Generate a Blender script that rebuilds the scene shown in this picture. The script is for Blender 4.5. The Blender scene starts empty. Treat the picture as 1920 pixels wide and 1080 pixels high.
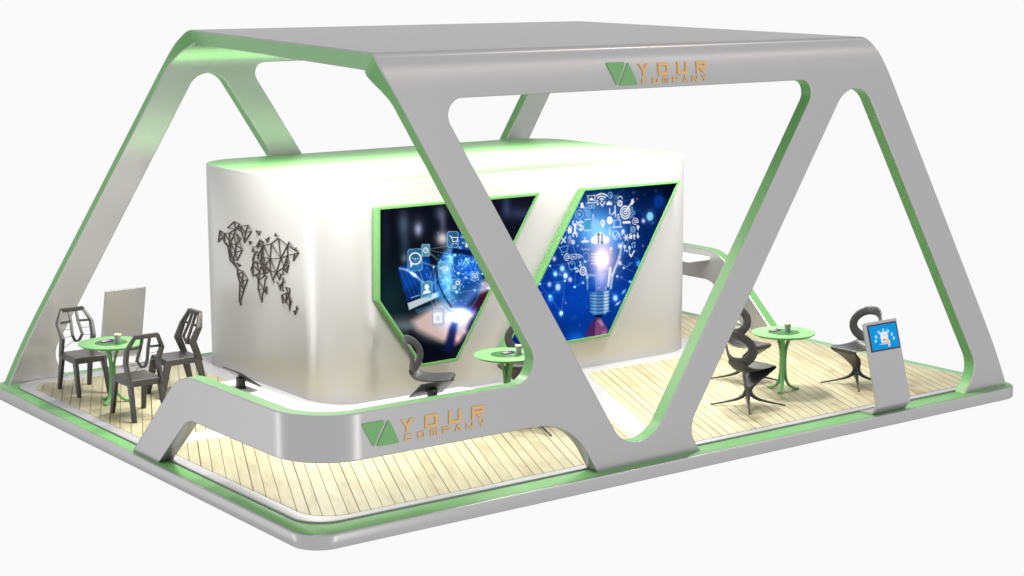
import bpy, bmesh, math, random
import numpy as np
from mathutils import Vector, Matrix
from mathutils.geometry import tessellate_polygon

scene = bpy.context.scene
C = scene.collection
R = math.radians
PI = math.pi
L, W = 10.0, 7.7504          # platform size
ZP = .14                     # top of the green platform ring
ZF = .165                    # top of the raised floor pad
ZW = .169                    # top of the wood

# ------------------------------------------------------------------ helpers
def link(o, parent=None):
    C.objects.link(o)
    if parent is not None:
        o.parent = parent
    return o

def tag(o, label=None, cat=None, group=None, kind=None):
    if label: o['label'] = label
    if cat: o['category'] = cat
    if group: o['group'] = group
    if kind: o['kind'] = kind
    return o

def thing(name, label, cat, loc=(0, 0, 0), rotz=0.0, group=None):
    o = bpy.data.objects.new(name, None)
    o.empty_display_size = .2
    o.location = loc
    o.rotation_euler = (0, 0, rotz)
    link(o)
    return tag(o, label, cat, group)

def obj(name, bm, mat, parent=None, smooth=None, recalc=True):
    """bmesh -> one mesh object; smooth = sharp-edge angle in degrees or None for flat"""
    if recalc:
        bmesh.ops.recalc_face_normals(bm, faces=bm.faces)
    if smooth is not None:
        a = R(smooth)
        for f in bm.faces: f.smooth = True
        for e in bm.edges:
            if len(e.link_faces) == 2:
                try:
                    if e.calc_face_angle() > a: e.smooth = False
                except ValueError:
                    pass
            else:
                e.smooth = False
    me = bpy.data.meshes.new(name)
    bm.to_mesh(me); bm.free()
    if mat: me.materials.append(mat)
    o = bpy.data.objects.new(name, me)
    return link(o, parent)

def copy_tree(o, loc, rotz, label, parent=None):
    c = o.copy(); C.objects.link(c); c.parent = parent
    if parent is None:
        c.location = loc; c.rotation_euler = (0, 0, rotz); c['label'] = label
    for ch in list(o.children):
        copy_tree(ch, None, None, None, c)
    return c

def catmull(P, n=8, closed=False):
    P = [Vector(p) for p in P]
    out = []
    m = len(P)
    rng = range(m) if closed else range(m - 1)
    for i in rng:
        if closed:
            p0, p1, p2, p3 = P[i - 1], P[i], P[(i + 1) % m], P[(i + 2) % m]
        else:
            p1, p2 = P[i], P[i + 1]
            p0 = P[i - 1] if i > 0 else p1 * 2 - p2
            p3 = P[i + 2] if i + 2 < m else p2 * 2 - p1
        for k in range(n):
            t = k / n
            out.append(0.5 * ((2 * p1) + (-p0 + p2) * t + (2 * p0 - 5 * p1 + 4 * p2 - p3) * t * t + (-p0 + 3 * p1 - 3 * p2 + p3) * t ** 3))
    if not closed: out.append(P[-1])
    return out

def rounded(pts, n=10):
    """closed 2D polygon of (x, y, d): d = distance from the corner to where the arc starts"""
    out = []
    m = len(pts)
    for i in range(m):
        p = Vector(pts[i][:2]); d = pts[i][2] if len(pts[i]) > 2 else 0
        if d <= 0: out.append(p); continue
        a = Vector(pts[i - 1][:2]) - p; b = Vector(pts[(i + 1) % m][:2]) - p
        a.normalize(); b.normalize()
        half = math.acos(max(-1, min(1, a.dot(b)))) / 2
        if half > R(89.5): out.append(p); continue
        r = d * math.tan(half)
        bis = (a + b).normalized()
        c = p + bis * (d / math.cos(half))
        s = p + a * d - c; e = p + b * d - c
        a0 = math.atan2(s.y, s.x); a1 = math.atan2(e.y, e.x)
        da = (a1 - a0 + PI) % (2 * PI) - PI
        k = max(3, int(n * abs(da) / (PI / 2)) + 1)
        for j in range(k + 1):
            t = a0 + da * j / k
            out.append(c + Vector((math.cos(t), math.sin(t))) * r)
    return out

def rrect(x0, y0, x1, y1, r, n=10):
    return rounded([(x0, y0, r), (x1, y0, r), (x1, y1, r), (x0, y1, r)], n)

def inset(poly, d):
    """offset a closed 2D polygon inwards (any winding) by d"""
    m = len(poly)
    A = sum(poly[i].x * poly[(i + 1) % m].y - poly[(i + 1) % m].x * poly[i].y for i in range(m))
    s = 1 if A > 0 else -1
    out = []
    for i in range(m):
        a = (poly[i] - poly[i - 1]); b = (poly[(i + 1) % m] - poly[i])
        if a.length < 1e-9: a = b
        if b.length < 1e-9: b = a
        na = Vector((-a.y, a.x)).normalized() * s; nb = Vector((-b.y, b.x)).normalized() * s
        nn = (na + nb)
        if nn.length < 1e-6: nn = na
        nn.normalize()
        out.append(poly[i] + nn * (d / max(.35, nn.dot(na))))
    return out

def prism(bm, rings, cap0=True, cap1=True):
    """rings: list of (poly2d, z) with equal counts, stacked"""
    vr = [[bm.verts.new((p.x, p.y, z)) for p in poly] for poly, z in rings]
    n = len(vr[0])
    for a, b in zip(vr, vr[1:]):
        for i in range(n):
            bm.faces.new((a[i], a[(i + 1) % n], b[(i + 1) % n], b[i]))
    if cap0: bm.faces.new(vr[0][::-1])
    if cap1: bm.faces.new(vr[-1])
    return vr

def box(bm, x0, y0, z0, x1, y1, z1, M=None, bev=0):
    vs = []
    b2 = bmesh.new()
    bmesh.ops.create_cube(b2, size=1)
    for v in b2.verts:
        v.co = Vector(((x0 + x1) / 2 + v.co.x * (x1 - x0), (y0 + y1) / 2 + v.co.y * (y1 - y0), (z0 + z1) / 2 + v.co.z * (z1 - z0)))
    if bev: bmesh.ops.bevel(b2, geom=list(b2.edges), offset=bev, segments=2, affect='EDGES', profile=.5)
    if M is not None: b2.transform(M)
    me = bpy.data.meshes.new('t'); b2.to_mesh(me); b2.free()
    bm.from_mesh(me); bpy.data.meshes.remove(me)

def sweep(bm, pts, secs, up=Vector((0, 0, 1)), closed=False, ns=12, power=2.0, frames=None):
    """sweep a super-ellipse section (half width a across, half thickness b) along pts"""
    n = len(pts); rings = []
    for i, p in enumerate(pts):
        if frames is not None:
            side, nor = frames[i]
        else:
            if closed: t = pts[(i + 1) % n] - pts[i - 1]
            else: t = pts[min(i + 1, n - 1)] - pts[max(i - 1, 0)]
            t.normalize()
            side = t.cross(up)
            if side.length < 1e-4: side = Vector((0, 1, 0))
            side.normalize(); nor = side.cross(t).normalized()
        a, b = secs[i]
        ring = []
        for k in range(ns):
            th = 2 * PI * k / ns
            c, s = math.cos(th), math.sin(th)
            c = math.copysign(abs(c) ** (2 / power), c); s = math.copysign(abs(s) ** (2 / power), s)
            ring.append(bm.verts.new(p + side * (a * c) + nor * (b * s)))
        rings.append(ring)
    rng = range(n) if closed else range(n - 1)
    for i in rng:
        A, B = rings[i], rings[(i + 1) % n]
        for k in range(ns):
            bm.faces.new((A[k], A[(k + 1) % ns], B[(k + 1) % ns], B[k]))
    if not closed:
        bm.faces.new(rings[0][::-1]); bm.faces.new(rings[-1])
    return rings

def lathe(bm, prof, n=48):
    rings = []
    for r, z in prof:
        if r < 1e-6: rings.append([bm.verts.new((0, 0, z))])
        else: rings.append([bm.verts.new((r * math.cos(2 * PI * k / n), r * math.sin(2 * PI * k / n), z)) for k in range(n)])
    for a, b in zip(rings, rings[1:]):
        for k in range(n):
            q = [a[k % len(a)], a[(k + 1) % len(a)], b[(k + 1) % len(b)], b[k % len(b)]]
            u = []
            for v in q:
                if v not in u: u.append(v)
            if len(u) > 2: bm.faces.new(u)

# ------------------------------------------------------------------ materials
def mat(name, col, rough=.5, metal=0.0, spec=.5, emit=None, estr=0.0, mottle=0.0, mscale=6.0, bump=0.0, bscale=200.0):
    m = bpy.data.materials.new(name); m.use_nodes = True
    nt = m.node_tree; b = nt.nodes['Principled BSDF']
    b.inputs['Base Color'].default_value = (*col, 1)
    b.inputs['Roughness'].default_value = rough
    b.inputs['Metallic'].default_value = metal
    b.inputs['Specular IOR Level'].default_value = spec
    tc = nt.nodes.new('ShaderNodeTexCoord')
    if mottle:
        n = nt.nodes.new('ShaderNodeTexNoise'); n.inputs['Scale'].default_value = mscale; n.inputs['Detail'].default_value = 5
        nt.links.new(tc.outputs['Object'], n.inputs['Vector'])
        mr = nt.nodes.new('ShaderNodeMapRange'); mr.inputs['To Min'].default_value = 1 - mottle; mr.inputs['To Max'].default_value = 1 + mottle
        nt.links.new(n.outputs['Fac'], mr.inputs['Value'])
        mx = nt.nodes.new('ShaderNodeVectorMath'); mx.operation = 'SCALE'
        mx.inputs[0].default_value = col
        nt.links.new(mr.outputs['Result'], mx.inputs['Scale'])
        nt.links.new(mx.outputs['Vector'], b.inputs['Base Color'])
    if bump:
        n2 = nt.nodes.new('ShaderNodeTexNoise'); n2.inputs['Scale'].default_value = bscale; n2.inputs['Detail'].default_value = 2
        nt.links.new(tc.outputs['Object'], n2.inputs['Vector'])
        bp = nt.nodes.new('ShaderNodeBump'); bp.inputs['Strength'].default_value = bump; bp.inputs['Distance'].default_value = .002
        nt.links.new(n2.outputs['Fac'], bp.inputs['Height']); nt.links.new(bp.outputs['Normal'], b.inputs['Normal'])
    if emit is not None:
        b.inputs['Emission Color'].default_value = (*emit, 1); b.inputs['Emission Strength'].default_value = estr
    return m

M_SIL = mat('silver_satin', (.41, .408, .41), .27, .58, .25, mottle=.012, mscale=3, bump=.05, bscale=350)
M_SILD = mat('silver_wall', (.50, .498, .488), .33, .70, .5, mottle=.02, mscale=2.2, bump=.05, bscale=350)
for _m, _t in ((M_SIL, .38), (M_SILD, .70)):
    _m.node_tree.nodes['Principled BSDF'].inputs['Specular Tint'].default_value = (_t, _t, _t, 1)
M_GRN = mat('green_lacquer', (.120, .296, .104), .38, .0, .22, mottle=.015, mscale=4)
M_PAD = mat('pale_grey_floor', (.315, .315, .33), .4, .1, .5, mottle=.015, mscale=3)
M_WHITE = mat('white_laminate', (.74, .74, .73), .3, 0, .5)
M_DK = mat('charcoal_plastic', (.040, .038, .036), .40, .2, .5, mottle=.06, mscale=9)
M_DK2 = mat('graphite_gloss', (.036, .037, .038), .42, .2, .5, mottle=.06, mscale=9)
M_BLK = mat('black_plastic', (.02, .02, .021), .4)
M_GOLD = mat('gold_lettering', (.60, .36, .125), .45, .0)
M_LOGO = mat('logo_green', (.13, .33, .112), .45)
M_BRONZE = mat('dark_bronze', (.045, .034, .028), .5, .2)
M_CUP = mat('grey_card', (.22, .235, .225), .6)
M_RIM = mat('cream_card', (.72, .64, .48), .5)
M_GLASS = mat('dark_green_glass', (.030, .095, .028), .35, 0, .12)
M_BEZ = mat('navy_bezel', (.008, .014, .03), .25)

def wood_mat():
    m = bpy.data.materials.new('pale_plank_floor'); m.use_nodes = True
    nt = m.node_tree; N = nt.nodes; K = nt.links; b = N['Principled BSDF']
    tc = N.new('ShaderNodeTexCoord')
    ln = math.hypot(1, .464)
    def dot(v):
        d = N.new('ShaderNodeVectorMath'); d.operation = 'DOT_PRODUCT'; d.inputs[1].default_value = v
        K.new(tc.outputs['Object'], d.inputs[0]); return d.outputs['Value']
    def mth(op, a, b_=None, c=None):
        n = N.new('ShaderNodeMath'); n.operation = op
        for i, x in enumerate((a, b_, c)):
            if x is None: continue
            if isinstance(x, (int, float)): n.inputs[i].default_value = x
            else: K.new(x, n.inputs[i])
        return n.outputs[0]
    across = dot((1 / ln, -.464 / ln, 0)); along = dot((.464 / ln, 1 / ln, 0))
    wob = mth('MULTIPLY', mth('SINE', mth('MULTIPLY', across, 41.0)), .007)
    q = mth('DIVIDE', mth('ADD', mth('ADD', across, wob), .037), .1152)
    idx = mth('FLOOR', q); fr = mth('FRACT', q)
    edge = mth('MINIMUM', fr, mth('SUBTRACT', 1.0, fr))
    groove = N.new('ShaderNodeMapRange'); groove.inputs['From Min'].default_value = .018; groove.inputs['From Max'].default_value = .05
    K.new(edge, groove.inputs['Value'])
    wn = N.new('ShaderNodeTexWhiteNoise'); wn.noise_dimensions = '1D'; K.new(idx, wn.inputs['W'])
    cmb = N.new('ShaderNodeCombineXYZ')
    K.new(mth('MULTIPLY', across, 5.0), cmb.inputs[0]); K.new(mth('ADD', along, mth('MULTIPLY', wn.outputs['Value'], 30.0)), cmb.inputs[1]); K.new(mth('MULTIPLY', idx, 3.7), cmb.inputs[2])
    n1 = N.new('ShaderNodeTexNoise'); n1.inputs['Scale'].default_value = 1.6; n1.inputs['Detail'].default_value = 6; n1.inputs['Distortion'].default_value = .6
    K.new(cmb.outputs[0], n1.inputs['Vector'])
    cmb2 = N.new('ShaderNodeCombineXYZ')
    K.new(mth('MULTIPLY', across, 60.0), cmb2.inputs[0]); K.new(mth('MULTIPLY', along, 3.0), cmb2.inputs[1]); K.new(idx, cmb2.inputs[2])
    n2 = N.new('ShaderNodeTexNoise'); n2.inputs['Scale'].default_value = 1.0; n2.inputs['Detail'].default_value = 5; n2.inputs['Distortion'].default_value = 1.2
    K.new(cmb2.outputs[0], n2.inputs['Vector'])
    n3 = N.new('ShaderNodeTexNoise'); n3.inputs['Scale'].default_value = 2.3; n3.inputs['Detail'].default_value = 4
    K.new(tc.outputs['Object'], n3.inputs['Vector'])
    f = mth('ADD', mth('ADD', mth('MULTIPLY', n1.outputs['Fac'], .60), mth('MULTIPLY', n2.outputs['Fac'], .25)), mth('ADD', mth('MULTIPLY', wn.outputs['Value'], .14), mth('MULTIPLY', n3.outputs['Fac'], .3)))
    ramp = N.new('ShaderNodeValToRGB'); e = ramp.color_ramp.elements
    e[0].position = .38; e[0].color = (.218, .172, .085, 1)
    e[1].position = .80; e[1].color = (.358, .338, .228, 1)
    k = e.new(.52); k.color = (.290, .256, .150, 1)
    k = e.new(.64); k.color = (.328, .302, .192, 1)
    K.new(f, ramp.inputs['Fac'])
    mx = N.new('ShaderNodeMix'); mx.data_type = 'RGBA'
    K.new(groove.outputs['Result'], mx.inputs[0]); mx.inputs[6].default_value = (.05, .034, .014, 1); K.new(ramp.outputs['Color'], mx.inputs[7])
    K.new(mx.outputs[2], b.inputs['Base Color'])
    b.inputs['Roughness'].default_value = .5
    b.inputs['Specular IOR Level'].default_value = .35
    bp = N.new('ShaderNodeBump'); bp.inputs['Strength'].default_value = .5; bp.inputs['Distance'].default_value = .004
    K.new(groove.outputs['Result'], bp.inputs['Height']); K.new(bp.outputs['Normal'], b.inputs['Normal'])
    return m
M_WOOD = wood_mat()

def picture_mat(name, strength=1.0):
    m = bpy.data.materials.new(name); m.use_nodes = True
    nt = m.node_tree; b = nt.nodes['Principled BSDF']
    a = nt.nodes.new('ShaderNodeVertexColor'); a.layer_name = 'Col'
    b.inputs['Base Color'].default_value = (0, 0, 0, 1)
    b.inputs['Specular IOR Level'].default_value = .0
    b.inputs['Roughness'].default_value = .6
    nt.links.new(a.outputs['Color'], b.inputs['Emission Color'])
    b.inputs['Emission Strength'].default_value = strength
    m.cycles.emission_sampling = 'NONE'      # a fine colour grid: no per-triangle lamps
    return m
M_PIC = picture_mat('lit_display', .95)

# ------------------------------------------------------------------ platform
plat = thing('platform', 'wide two-tone exhibition platform with green rim and pale plank floor', 'platform')
def slab():
    bm = bmesh.new()
    o = rrect(0, 0, L, W, .3, 14)
    prism(bm, [(inset(o, .012), 0.0), (o, .012), (o, ZP - .022), (inset(o, .004), ZP - .010), (inset(o, .013), ZP - .003), (inset(o, .026), ZP - .001), (inset(o, .034), ZP - .001)])
    return obj('slab', bm, M_SIL, plat, 50)
slab()
bm = bmesh.new()
o = rrect(.030, .030, L - .030, W - .030, .275, 14)
prism(bm, [(o, ZP - .008), (o, ZP + .0015), (inset(o, .003), ZP + .003)], cap0=False)
obj('green_deck', bm, M_GRN, plat, 50)
PADX0, PADX1, PADY0, PADY1 = .185, L - .235, .275, W - .30
o = rrect(PADX0, PADY0, PADX1, PADY1, .33, 14)
bm = bmesh.new()
prism(bm, [(inset(o, .006), ZP - .004), (inset(o, .006), ZF - .012), (o, ZF - .010), (o, ZF - .005), (inset(o, .004), ZF - .001), (inset(o, .008), ZF)], cap0=False)
obj('floor_pad', bm, M_PAD, plat, 50)
def wood(poly):
    bm = bmesh.new()
    prism(bm, [(poly, ZF - .002), (poly, ZW - .001), (inset(poly, .003), ZW)], cap0=False)
    return obj('plank_floor', bm, M_WOOD, plat, 60)
s = .464
wood(rounded([(.31, .375, .36), (4.09 + s * .375, .375, .03), (4.09 + s * 3.60, 3.60, .05), (.31, 3.60, .05)]))
wood(rounded([(.31, 3.955, .05), (2.365, 3.955, .1), (2.365, 7.18, .1), (.31, 7.18, .26)]))
wood(rounded([(4.43 + s * .36, .365, .03), (9.73, .365, .36), (9.73, 7.18, .3), (8.60, 7.18, .1), (8.60, 3.63, .05), (4.43 + s * 3.63, 3.63, .16)]))

# ------------------------------------------------------------------ canopy frame (one folded sheet, made twice, turned 180 degrees)
T = .16
NODES = [  # v, outer (y, z), inner (y, z)
    (3.90, (.130, 3.90), (.290, 3.90)), (4.02, (.133, 4.02), (.296, 3.99)), (4.15, (.145, 4.147), (.313, 4.07)),
    (4.26, (.162, 4.25), (.333, 4.13)), (4.335, (.183, 4.318), (.350, 4.165)), (4.385, (.207, 4.358), (.366, 4.19)),
    (4.43, (.243, 4.380), (.385, 4.205)), (4.49, (.300, 4.386), (.42, 4.216)), (4.78, (.60, 4.386), (.62, 4.216)), (4.49 + 3.5752, (W / 2, 4.386), (W / 2, 4.216))]
_pts = [Vector((n[0], n[1][0], n[1][1], n[2][0])) for n in NODES]
def _interp(v):
    # smooth interpolation (Catmull-Rom on non-uniform v) of y_out, z_out, y_in, z_in
    P = [(n[0], (n[1][0], n[1][1], n[2][0], n[2][1])) for n in NODES]
    i = 0
    while i < len(P) - 2 and v > P[i + 1][0]: i += 1
    v0, a = P[i]; v1, b = P[i + 1]
    t = min(1, max(0, (v - v0) / (v1 - v0)))
    def slope(j, k):
        if j == 0: return 0.0 if k in (0, 2) else 1.0
        if j >= len(P) - 3: return 1.0 if k in (0, 2) else 0.0
        return (P[j + 1][1][k] - P[j - 1][1][k]) / (P[j + 1][0] - P[j - 1][0])
    out = []
    for k in range(4):
        m0 = slope(i, k) * (v1 - v0); m1 = slope(i + 1, k) * (v1 - v0)
        if i >= len(P) - 3: out.append(a[k] + (b[k] - a[k]) * t); continue
        h = (2 * t ** 3 - 3 * t * t + 1) * a[k] + (t ** 3 - 2 * t * t + t) * m0 + (-2 * t ** 3 + 3 * t * t) * b[k] + (t ** 3 - t * t) * m1
        out.append(h)
    return out
RB, XW, YW = .60, .065, .13            # bend radius of the counter corner, planes of the two faces
U0 = XW + RB; U1 = U0 - RB * PI / 2
def fmap(u, v, w):
    """(along, up, depth 0..1) on the sheet -> point and outward normal"""
    if v > 3.9:
        yo, zo, yi, zi = _interp(v)
        y2, z2, _, _ = _interp(v + .004); y1, z1, _, _ = _interp(max(3.9, v - .004))
        t = Vector((0, y2 - y1, z2 - z1)).normalized()
        return Vector((u, yo + (yi - yo) * w, zo + (zi - zo) * w)), Vector((0, -t.z, t.y))
    if u >= U0: return Vector((u, YW + T * w, v)), Vector((0, -1, 0))
    if u <= U1: return Vector((XW + T * w, YW + RB + (U1 - u), v)), Vector((-1, 0, 0))
    th = (U0 - u) / RB
    n = Vector((-math.sin(th), -math.cos(th), 0))
    return Vector((XW + RB, YW + RB, v)) + n * (RB - T * w), n

OUT = rounded([
    (-3.305, .139, 0), (-2.14, 1.176, .30), (2.785, 1.176, .40), (1.014, 4.1, 0), (.945, 4.22, .06), (.896, 4.35, .04), (.900, 4.43, .02), (.938, 4.49, 0),
    (1.849, 4.49 + 3.5752, 0), (8.151, 4.49 + 3.5752, 0), (7.241, 4.49, 0), (7.250, 4.43, .02), (7.300, 4.35, .04), (7.402, 4.225, .06), (9.62, .60, .40), (9.845, .139, 0),
    (9.055, .139, 0), (9.29, .41, .22), (7.015, 4.105, .49), (4.62, .374, .21), (4.822, .139, 0),
    (3.415, .139, 0), (3.07, .733, .44), (-1.99, .733, .14), (-2.69, .139, 0)], 12)
HOLE = rounded([(1.512, 3.957, .28), (6.453, 3.957, .27), (3.951, .045, .60)], 14)

def sheet():
    """flat solid in (u, v, depth) space, cut along the folds, then folded; returns skin and edge meshes"""
    b = .012
    bm = bmesh.new()
    loops = [OUT, HOLE]
    ins = [inset(OUT, b), None]
    # the hole has to be inset the other way
    ins[1] = inset(HOLE, -b)
    skinlay = bm.faces.layers.int.new('part')
    vmax = 4.49 + 3.5752
    ringsets = []
    for k, (lp, li) in enumerate(zip(loops, ins)):
        li = [Vector((q.x, min(q.y, vmax) if p.y > vmax - 1e-4 else q.y)) for p, q in zip(lp, li)]
        li = [Vector((q.x, vmax)) if p.y > vmax - 1e-4 else q for p, q in zip(lp, li)]
        li = [Vector((q.x, .139)) if p.y < .1391 else q for p, q in zip(lp, li)]
        bt = b / T
        levels = [(li, 0.0), ([p.lerp(q, .3) for p, q in zip(lp, li)], bt * .3), (lp, bt), (lp, 1 - bt), ([p.lerp(q, .3) for p, q in zip(lp, li)], 1 - bt * .3), (li, 1.0)]
        vr = [[bm.verts.new((p.x, p.y, w)) for p in poly] for poly, w in levels]
        n = len(lp)
        for j in range(5):
            for i in range(n):
                i2 = (i + 1) % n
                if lp[i].y > vmax - 1e-4 and lp[i2].y > vmax - 1e-4: continue   # the middle seam of the roof stays open
                f = bm.faces.new((vr[j][i], vr[j][i2], vr[j + 1][i2], vr[j + 1][i]))
                mu, mv = (lp[i].x + lp[i2].x) / 2, (lp[i].y + lp[i2].y) / 2
                under = k == 0 and mu < 3.42 and mv < .735 and mv < .139 + .89 * (mu + 3.305) - .25   # underside of the counter stays silver
                f[skinlay] = 1 if (j == 2 and not under) else 2
        ringsets.append((vr[0], vr[5], li))
    allv0 = [v for r in ringsets for v in r[0]]; allv1 = [v for r in ringsets for v in r[1]]
    tris = tessellate_polygon([[Vector((p.x, p.y, 0)) for p in r[2]] for r in ringsets])
    for t in tris:
        f = bm.faces.new([allv0[i] for i in t]); f[skinlay] = 0
        f = bm.faces.new([allv1[i] for i in reversed(t)]); f[skinlay] = 3
    cuts = [(0, U1 + (U0 - U1) * i / 16) for i in range(17)] + [(1, v) for v in (3.9, 3.96, 4.02, 4.085, 4.15, 4.205, 4.26, 4.30, 4.335, 4.36, 4.385, 4.407, 4.43, 4.45, 4.47, 4.49, 4.78)]
    for ax, val in cuts:
        no = Vector((1, 0, 0)) if ax == 0 else Vector((0, 1, 0))
        co = no * val
        geom = list(bm.faces) + list(bm.edges) + list(bm.verts)
        bmesh.ops.bisect_plane(bm, geom=geom, plane_co=co, plane_no=no, dist=1e-6)
    bmesh.ops.recalc_face_normals(bm, faces=bm.faces)
    if sum(f.normal.z for f in bm.faces if f[skinlay] == 0) < 0:      # folding mirrors the winding
        bmesh.ops.reverse_faces(bm, faces=bm.faces)
    nor = {}
    for v in bm.verts:
        p, n = fmap(v.co.x, v.co.y, v.co.z)
        v.co = p; nor[v.index] = n
    bm.verts.index_update(); bm.verts.ensure_lookup_table()
    return bm, skinlay

frame = thing('canopy_frame', 'grey and green V-shaped canopy frame with flat roof and wrap-around reception counters', 'booth frame', (L / 2, W / 2, 0))

def sheet_parts():
    bm, lay = sheet()
    skin = bm.copy(); edge = bm.copy(); bm.free()
    sl = skin.faces.layers.int['part']; el = edge.faces.layers.int['part']
    bmesh.ops.delete(skin, geom=[f for f in skin.faces if f[sl] == 1], context='FACES')
    bmesh.ops.delete(edge, geom=[f for f in edge.faces if f[el] != 1], context='FACES')
    off = Vector((-L / 2, -W / 2, 0))
    for b_ in (skin, edge):
        for v in b_.verts: v.co += off
    o = None
    for nm, b_, m_, ang in (('folded_panel', skin, M_SIL, 60), ('edge_band', edge, M_GRN, 40)):
        layer = b_.faces.layers.int['part']
        kinds = [f[layer] for f in b_.faces]
        for f in b_.faces: f.smooth = True
        for e in b_.edges:
            if len(e.link_faces) == 2 and e.calc_face_angle(0) > R(ang): e.smooth = False
        me = bpy.data.meshes.new(nm); b_.to_mesh(me); b_.free()
        me.materials.append(m_)
        if nm == 'folded_panel':
            # exact normals of the folded sheet on its two broad faces
            nl = [Vector((0, 0, 0))] * len(me.loops)
            for p, k in zip(me.polygons, kinds):
                if k in (1, 2): continue
                for li in p.loop_indices:
                    co = me.vertices[me.loops[li].vertex_index].co - off
                    nl[li] = sheet_normal(co) * (1 if k == 0 else -1)
            me.normals_split_custom_set([tuple(n) for n in nl])
        o = bpy.data.objects.new(nm, me); link(o, frame)
        o2 = o.copy(); link(o2, frame); o2.rotation_euler = (0, 0, PI)

def sheet_normal(co):
    """outward normal at a point of the folded sheet from its position"""
    if co.z > 3.899 and co.x > .7:
        # find v by the nearer of outer/inner profile
        best = None
        for i in range(0, 60):
            v = 3.9 + (4.52 - 3.9) * i / 59
            yo, zo, yi, zi = _interp(v)
            for (y, z) in ((yo, zo), (yi, zi)):
                d = (co.y - y) ** 2 + (co.z - z) ** 2
                if best is None or d < best[0]: best = (d, v, (y, z) == (yi, zi))
        if co.y > .45: return Vector((0, 0, 1))
        v, inner = best[1], best[2]
        k = 2 if inner else 0
        a = _interp(max(3.9, v - .02)); c = _interp(v + .02)
        t = Vector((0, c[k] - a[k], c[k + 1] - a[k + 1])).normalized()
        return Vector((0, -t.z, t.y))
    dx = co.x - (XW + RB); dy = co.y - (YW + RB)
    if co.z < 1.5 and dx < -1e-5:
        if dy > 1e-5: return Vector((-1, 0, 0))
        return Vector((dx, dy, 0)).normalized()
    return Vector((0, -1, 0))
sheet_parts()

# the desk shelves inside the counters
def desk():
    bm = bmesh.new()
    pl = rounded([(.224, 2.42, 0), (.224, .289, .44), (2.42, .289, 0), (2.22, .80, .03), (.64, .80, .26), (.64, 2.42, .03)], 14)
    prism(bm, [(inset(pl, .004), 1.026), (pl, 1.030), (pl, 1.067), (inset(pl, .004), 1.071)])
    for v in bm.verts: v.co += Vector((-L / 2, -W / 2, 0))
    o = obj('desk_shelf', bm, M_WHITE, frame, 40)
    o2 = o.copy(); link(o2, frame); o2.rotation_euler = (0, 0, PI)
desk()

# ---- company sign (emblem and letters); seg strokes in a 1 x 1.3 box
def stroke_boxes(ch, w, h, t):
    """each letter as list of closed 2D polygons"""
    def rect(x0, y0, x1, y1): return [(x0, y0), (x1, y0), (x1, y1), (x0, y1)]
    def bar(x0, y0, x1, y1, tt=t):
        d = Vector((x1 - x0, y1 - y0)).normalized(); n = Vector((-d.y, d.x)) * tt / 2
        return [(x0 - n.x, y0 - n.y), (x1 - n.x, y1 - n.y), (x1 + n.x, y1 + n.y), (x0 + n.x, y0 + n.y)]
    if ch == 'Y': return [[(0, h), (t * 1.15, h), (w / 2, h * .60), (w - t * 1.15, h), (w, h), (w / 2 + t / 2, h * .42), (w / 2 + t / 2, 0), (w / 2 - t / 2, 0), (w / 2 - t / 2, h * .42)]]
    if ch == 'O': return [rect(0, 0, w, t), rect(0, h - t, w, h), rect(0, t, t, h - t), rect(w - t, t, w, h - t)]
    if ch == 'U': return [rect(0, 0, w, t), rect(0, t, t, h), rect(w - t, t, w, h)]
    if ch == 'R': return [rect(0, 0, t, h - t), rect(0, h - t, w, h), rect(w - t, h * .42 + t, w, h - t), rect(t, h * .42, w, h * .42 + t), [(w * .36, h * .42), (w * .36 + t * 1.25, h * .42), (w, 0), (w - t * 1.3, 0)]]
    if ch == 'C': return [rect(0, 0, w, t), rect(0, h - t, w, h), rect(0, t, t, h - t)]
    if ch == 'M': return [rect(0, h - t, w, h), rect(0, 0, t, h - t), rect(w - t, 0, w, h - t), rect(w / 2 - t / 2, 0, w / 2 + t / 2, h - t)]
    if ch == 'P': return [rect(0, 0, t, h - t), rect(0, h - t, w, h), rect(w - t, h * .40 + t, w, h - t), rect(t, h * .40, w, h * .40 + t)]
    if ch == 'A': return [[(0, 0), (t, 0), (w / 2, h * .72), (w - t, 0), (w, 0), (w / 2 + t * .55, h), (w / 2 - t * .55, h)], rect(w * .32, h * .14, w * .68, h * .14 + t * .9)]
    if ch == 'N': return [rect(0, 0, t, h), rect(w - t, 0, w, h), [(t, h), (t, h - t * 1.5), (w - t, 0), (w - t, t * 1.5)]]
    return []
def extrude_on(bm, poly, x0, z0, th=.014, sx=1.0):
    """polygon (x, z) standing proud of the front face, following its curve"""
    pts = [(x0 + p[0] * sx, z0 + p[1] * sx) for p in poly]
    front = []; back = []
    for x, z in pts:
        y = YW
        if z > 3.9: y = _interp(z + .0)[0]
        back.append(bm.verts.new((x - L / 2, y + .001 - W / 2, z))); front.append(bm.verts.new((x - L / 2, y - th - W / 2, z)))
    n = len(pts)
    bm.faces.new(front); bm.faces.new(back[::-1])
    for i in range(n): bm.faces.new((back[i], back[(i + 1) % n], front[(i + 1) % n], front[i]))
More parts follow.
